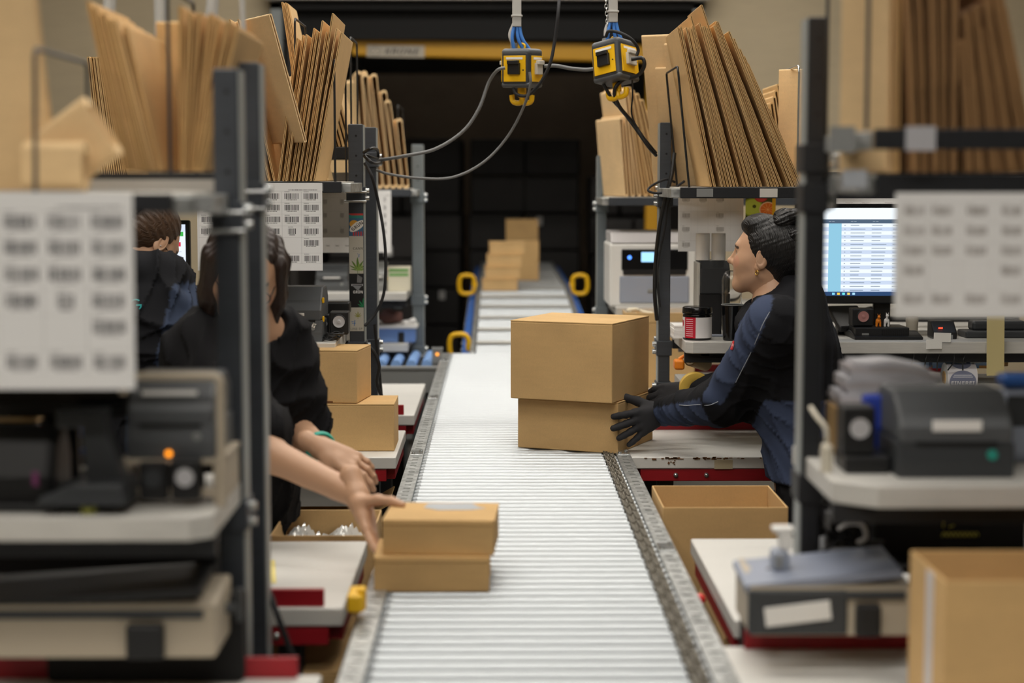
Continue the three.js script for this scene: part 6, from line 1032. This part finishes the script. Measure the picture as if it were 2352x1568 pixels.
  const b = hit(1684, 793, p.topF); if (b) { const e = .004, n = V(p.topF(b.x + e, b.y, b.z) - p.topF(b.x - e, b.y, b.z), p.topF(b.x, b.y + e, b.z) - p.topF(b.x, b.y - e, b.z), p.topF(b.x, b.y, b.z + e) - p.topF(b.x, b.y, b.z - e)).normalize(), m = frameOf(n, V(.1, 1, 0), b.clone().addScaledVector(n, .0015), 1);
    const bt = canvasTex(128, 160, (g, w, h) => { g.fillStyle = '#c8242c'; g.fillRect(0, 0, w, h); g.fillStyle = '#f0dcd8'; g.beginPath(); g.ellipse(64, 72, 30, 26, 0, 0, 7); g.fill(); g.fillRect(58, 60, 12, 70); g.fillStyle = '#c8242c'; g.beginPath(); g.arc(50, 70, 8, 0, 7); g.arc(78, 70, 8, 0, 7); g.fill(); });
    p.add('badge', new THREE.BoxGeometry(.018, .023, .0025).applyMatrix4(m), std({ map: bt, roughness: .6 }), 'small red badge on the sleeve'); }
}
// ---- woman with glasses, seen from behind
{
  const face = V(.44, -.62, -.66), J = { head: at(338, 553, 4.50), neck: at(325, 668, 4.42), chest: at(292, 800, 4.38), hip: at(280, 1060, 4.36), sL: at(170, 735, 4.36), sR: at(408, 728, 4.44), eL: at(120, 910, 4.46), wL: at(190, 960, 4.7), eR: at(440, 905, 4.44), wR: at(400, 955, 4.68), hL: at(240, 1120, 4.36), hR: at(330, 1120, 4.38) };
  const hands = [{ w: J.wL, dir: V(.3, -.1, -1), palm: V(0, -1, .1), ts: 1, curl: [.3, .3, .3, .3] }, { w: J.wR, dir: V(-.3, -.1, -1), palm: V(0, -1, .1), ts: -1, curl: [.3, .3, .3, .3] }];
  const nb = J.neck, collar = [];
  for (let k = 0; k < 10; k++) { const a = k / 10 * 6.283, b = (k + 1) / 10 * 6.283, q = a => V(nb.x + .078 * Math.cos(a) + .006, nb.y + .046 + .016 * Math.sin(a), nb.z + .062 * Math.sin(a)); collar.push(cone(q(a), q(b), .028, .027)); }
  const hood = ell(V(nb.x + .0, nb.y - .035, nb.z + .075), V(.135, .06, .05), [.3, 0, 0]);
  const p = person('woman with glasses in a black and navy jacket, seen from behind at a monitor', { J, fwd: V(.15, 0, -1), face, up: V(.22, 1, -.1), headDown: V(-.1, -.95, .25).normalize(), headScale: .89, hands, loose: .024, sleeve: 1, topName: 'jacket', hem: J.hip.y - .06, waist: J.hip.y + .1, pants: [.01, .01, .012], extra: [hood, ...collar], foldAmt: 1.3,
    topColor: (x, y, z) => { const ua = nearBone(x, y, z, J.sR, J.eR), q = V(x, y, z); if (x > J.sR.x - .005 + (y - J.sR.y) * .2 && y > J.sR.y - .11 && y < J.sR.y + .09) return [.036, .05, .088]; if (Math.abs(x - (J.sR.x - .085)) < .014 && y < J.sR.y) return [.03, .042, .07]; return INK; } });
  const hl = hairline([[.13, .085], [.09, .07], [.05, .04], [.01, .022], [-.02, -.012], [-.06, -.035], [-.1, -.05]]), cap = ell(V(0, .032, -.022), V(.081, .097, .102)), nape = cone(V(0, -.02, -.07), V(0, -.06, -.07), .048, .036);
  hair(p, (x, y, z) => smax(smin(cap(x, y, z), nape(x, y, z), .03), (z - hl(y)) * .75, .012) + strands(x, y, z, 230, .0014), M.hairBrown);
  const tail = blend([ell(V(-.01, .055, -.125), V(.04, .042, .035)), cone(V(-.02, .05, -.13), V(-.035, -.03, -.14), .03, .014), cone(V(.01, .06, -.13), V(.015, -.01, -.14), .024, .012)], .012);
  hair(p, (x, y, z) => tail(x, y, z) + strands(x, y, z, 380, .002), M.hairBrown, [-.1, -.07, -.19], [.08, .13, -.06], .0035, 'hair_knot');
  const gl = []; for (const s of [-1, 1]) { gl.push(new THREE.TorusGeometry(.021, .0013, 6, 28).scale(1.1, .85, 1).translate(s * .031, .002, .099)); gl.push(cyl([s * .054, .006, .098], [s * .078, .008, -.005], .0013)); } gl.push(cyl([-.009, .004, .1], [.009, .004, .1], .0012));
  p.add('glasses', merge(gl).translate(0, -.012, .004).applyMatrix4(p.hm), M.black);
  p.add('earring', merge([-.03, -.018, -.006].map((y, k) => new THREE.SphereGeometry(.0024, 10, 8).translate(-.0805 - (k === 1 ? .002 : 0), y - .008, -.006 - k * .003))).applyMatrix4(p.hm), M.steel);
  const gT = hit(316, 700, p.topF); if (gT) { const m = frameOf(V(.15, .25, 1), V(0, 1, 0), gT.clone().add(V(-.004, 0, .002)), 1); p.add('logo', merge([new THREE.TorusGeometry(.013, .0018, 6, 28, 5.2).rotateZ(.9), new THREE.BoxGeometry(.013, .0034, .003).translate(.0075, -.0005, 0)]).applyMatrix4(m), std({ color: 0x2fb6b8, roughness: .6 }), 'turquoise round letter on the back'); }
}
// ---- woman in the black T-shirt, half hidden by the posts
{
  const face = V(.16, -.4, .9), J = { head: at(562, 634, 3.86), neck: at(580, 762, 3.90), chest: at(548, 890, 3.93), hip: at(526, 1150, 3.97), sL: at(640, 800, 3.97), sR: at(462, 806, 3.86), eL: at(676, 985, 4.0), wL: at(742, 1030, 3.78), eR: at(592, 1030, 3.58), wR: at(822, 1140, 3.41), hL: at(552, 1200, 3.98), hR: at(478, 1200, 3.94) };
  const hands = [{ w: J.wL, dir: V(.82, -.34, .4), palm: V(-.1, -.8, -.5), ts: 1, curl: [.3, .36, .42, .5], spread: [.14, .03, -.08, -.2], thumb: [.7, .5, .45], size: .92 }, { w: J.wR, dir: V(.3, -.74, .5), palm: V(.95, .3, .05), ts: -1, curl: [.12, .14, .18, .24], spread: [.2, .05, -.08, -.22], thumb: [.35, .3, .9], size: .95 }];
  const nb = J.neck, p = person('woman in a black T-shirt with dark hair reaching across the table for a parcel', { J, fwd: V(.45, 0, .9), face, up: V(.12, 1, .1), headDown: V(.12, -.95, .1).normalize(), headScale: .96, hands, loose: .018, sleeve: .88, topName: 't_shirt', hem: J.hip.y - .05, waist: J.hip.y + .09, pants: [.01, .01, .012], neckCut: blend([ell(V(nb.x + .01, nb.y + .045, nb.z + .02), V(.075, .075, .075)), cone(V(nb.x + .02, nb.y, nb.z + .08), V(nb.x + .035, nb.y - .055, nb.z + .1), .04, .012)], .02), topColor: () => [.0065, .0065, .008], foldAmt: 1.2 });
  const hl = hairline([[.13, .088], [.1, .078], [.085, .06], [.05, .038], [.02, .026], [-.02, .016], [-.1, .012], [-.2, .01]]), cap = ell(V(0, .028, -.02), V(.086, .1, .105));
  const locks = []; for (const [x, z, L, r] of [[.078, .022, .17, .02], [.082, -.012, .16, .024], [-.078, .022, .17, .02], [-.082, -.012, .17, .024], [.06, -.07, .14, .034], [-.06, -.07, .14, .034], [0, -.095, .13, .036]]) locks.push(cone(V(x * .95, .045, z), V(x * .98, .045 - L * .55, z + .006), r, r * .9), cone(V(x * .98, .045 - L * .55, z + .006), V(x * .9, .045 - L, z + .02), r * .9, r * .45));
  const lk = blend(locks, .02); hair(p, (x, y, z) => smin(smax(cap(x, y, z), (z - hl(y)) * .75, .012), lk(x, y, z), .02) + .002 * Math.sin(x * 210 + Math.sin(y * 40)) + .0012 * Math.sin(z * 330 + y * 20), M.hairDark, [-.14, -.18, -.15], [.14, .15, .1]);
  const gl = []; for (const s of [-1, 1]) { gl.push(new THREE.TorusGeometry(.021, .0014, 6, 28).scale(1.1, .85, 1).translate(s * .031, .002, .101)); gl.push(cyl([s * .054, .006, .1], [s * .08, .008, -.005], .0014)); } gl.push(cyl([-.009, .004, .102], [.009, .004, .102], .0012));
  p.add('glasses', merge(gl).translate(0, -.004, 0).applyMatrix4(p.hm), M.black);
  const d = J.wL.clone().sub(J.eL).normalize(), bg = new THREE.TorusGeometry(.0305, .0045, 10, 36).scale(1, 1, 2.2); bg.applyQuaternion(new THREE.Quaternion().setFromUnitVectors(V(0, 0, 1), d)); const bp = J.wL.clone().addScaledVector(d, -.02); p.add('bracelet', bg.translate(bp.x, bp.y, bp.z), std({ color: 0x2fae9a, roughness: .45 }), 'turquoise wristband');
}
renderer.render(scene, camera);
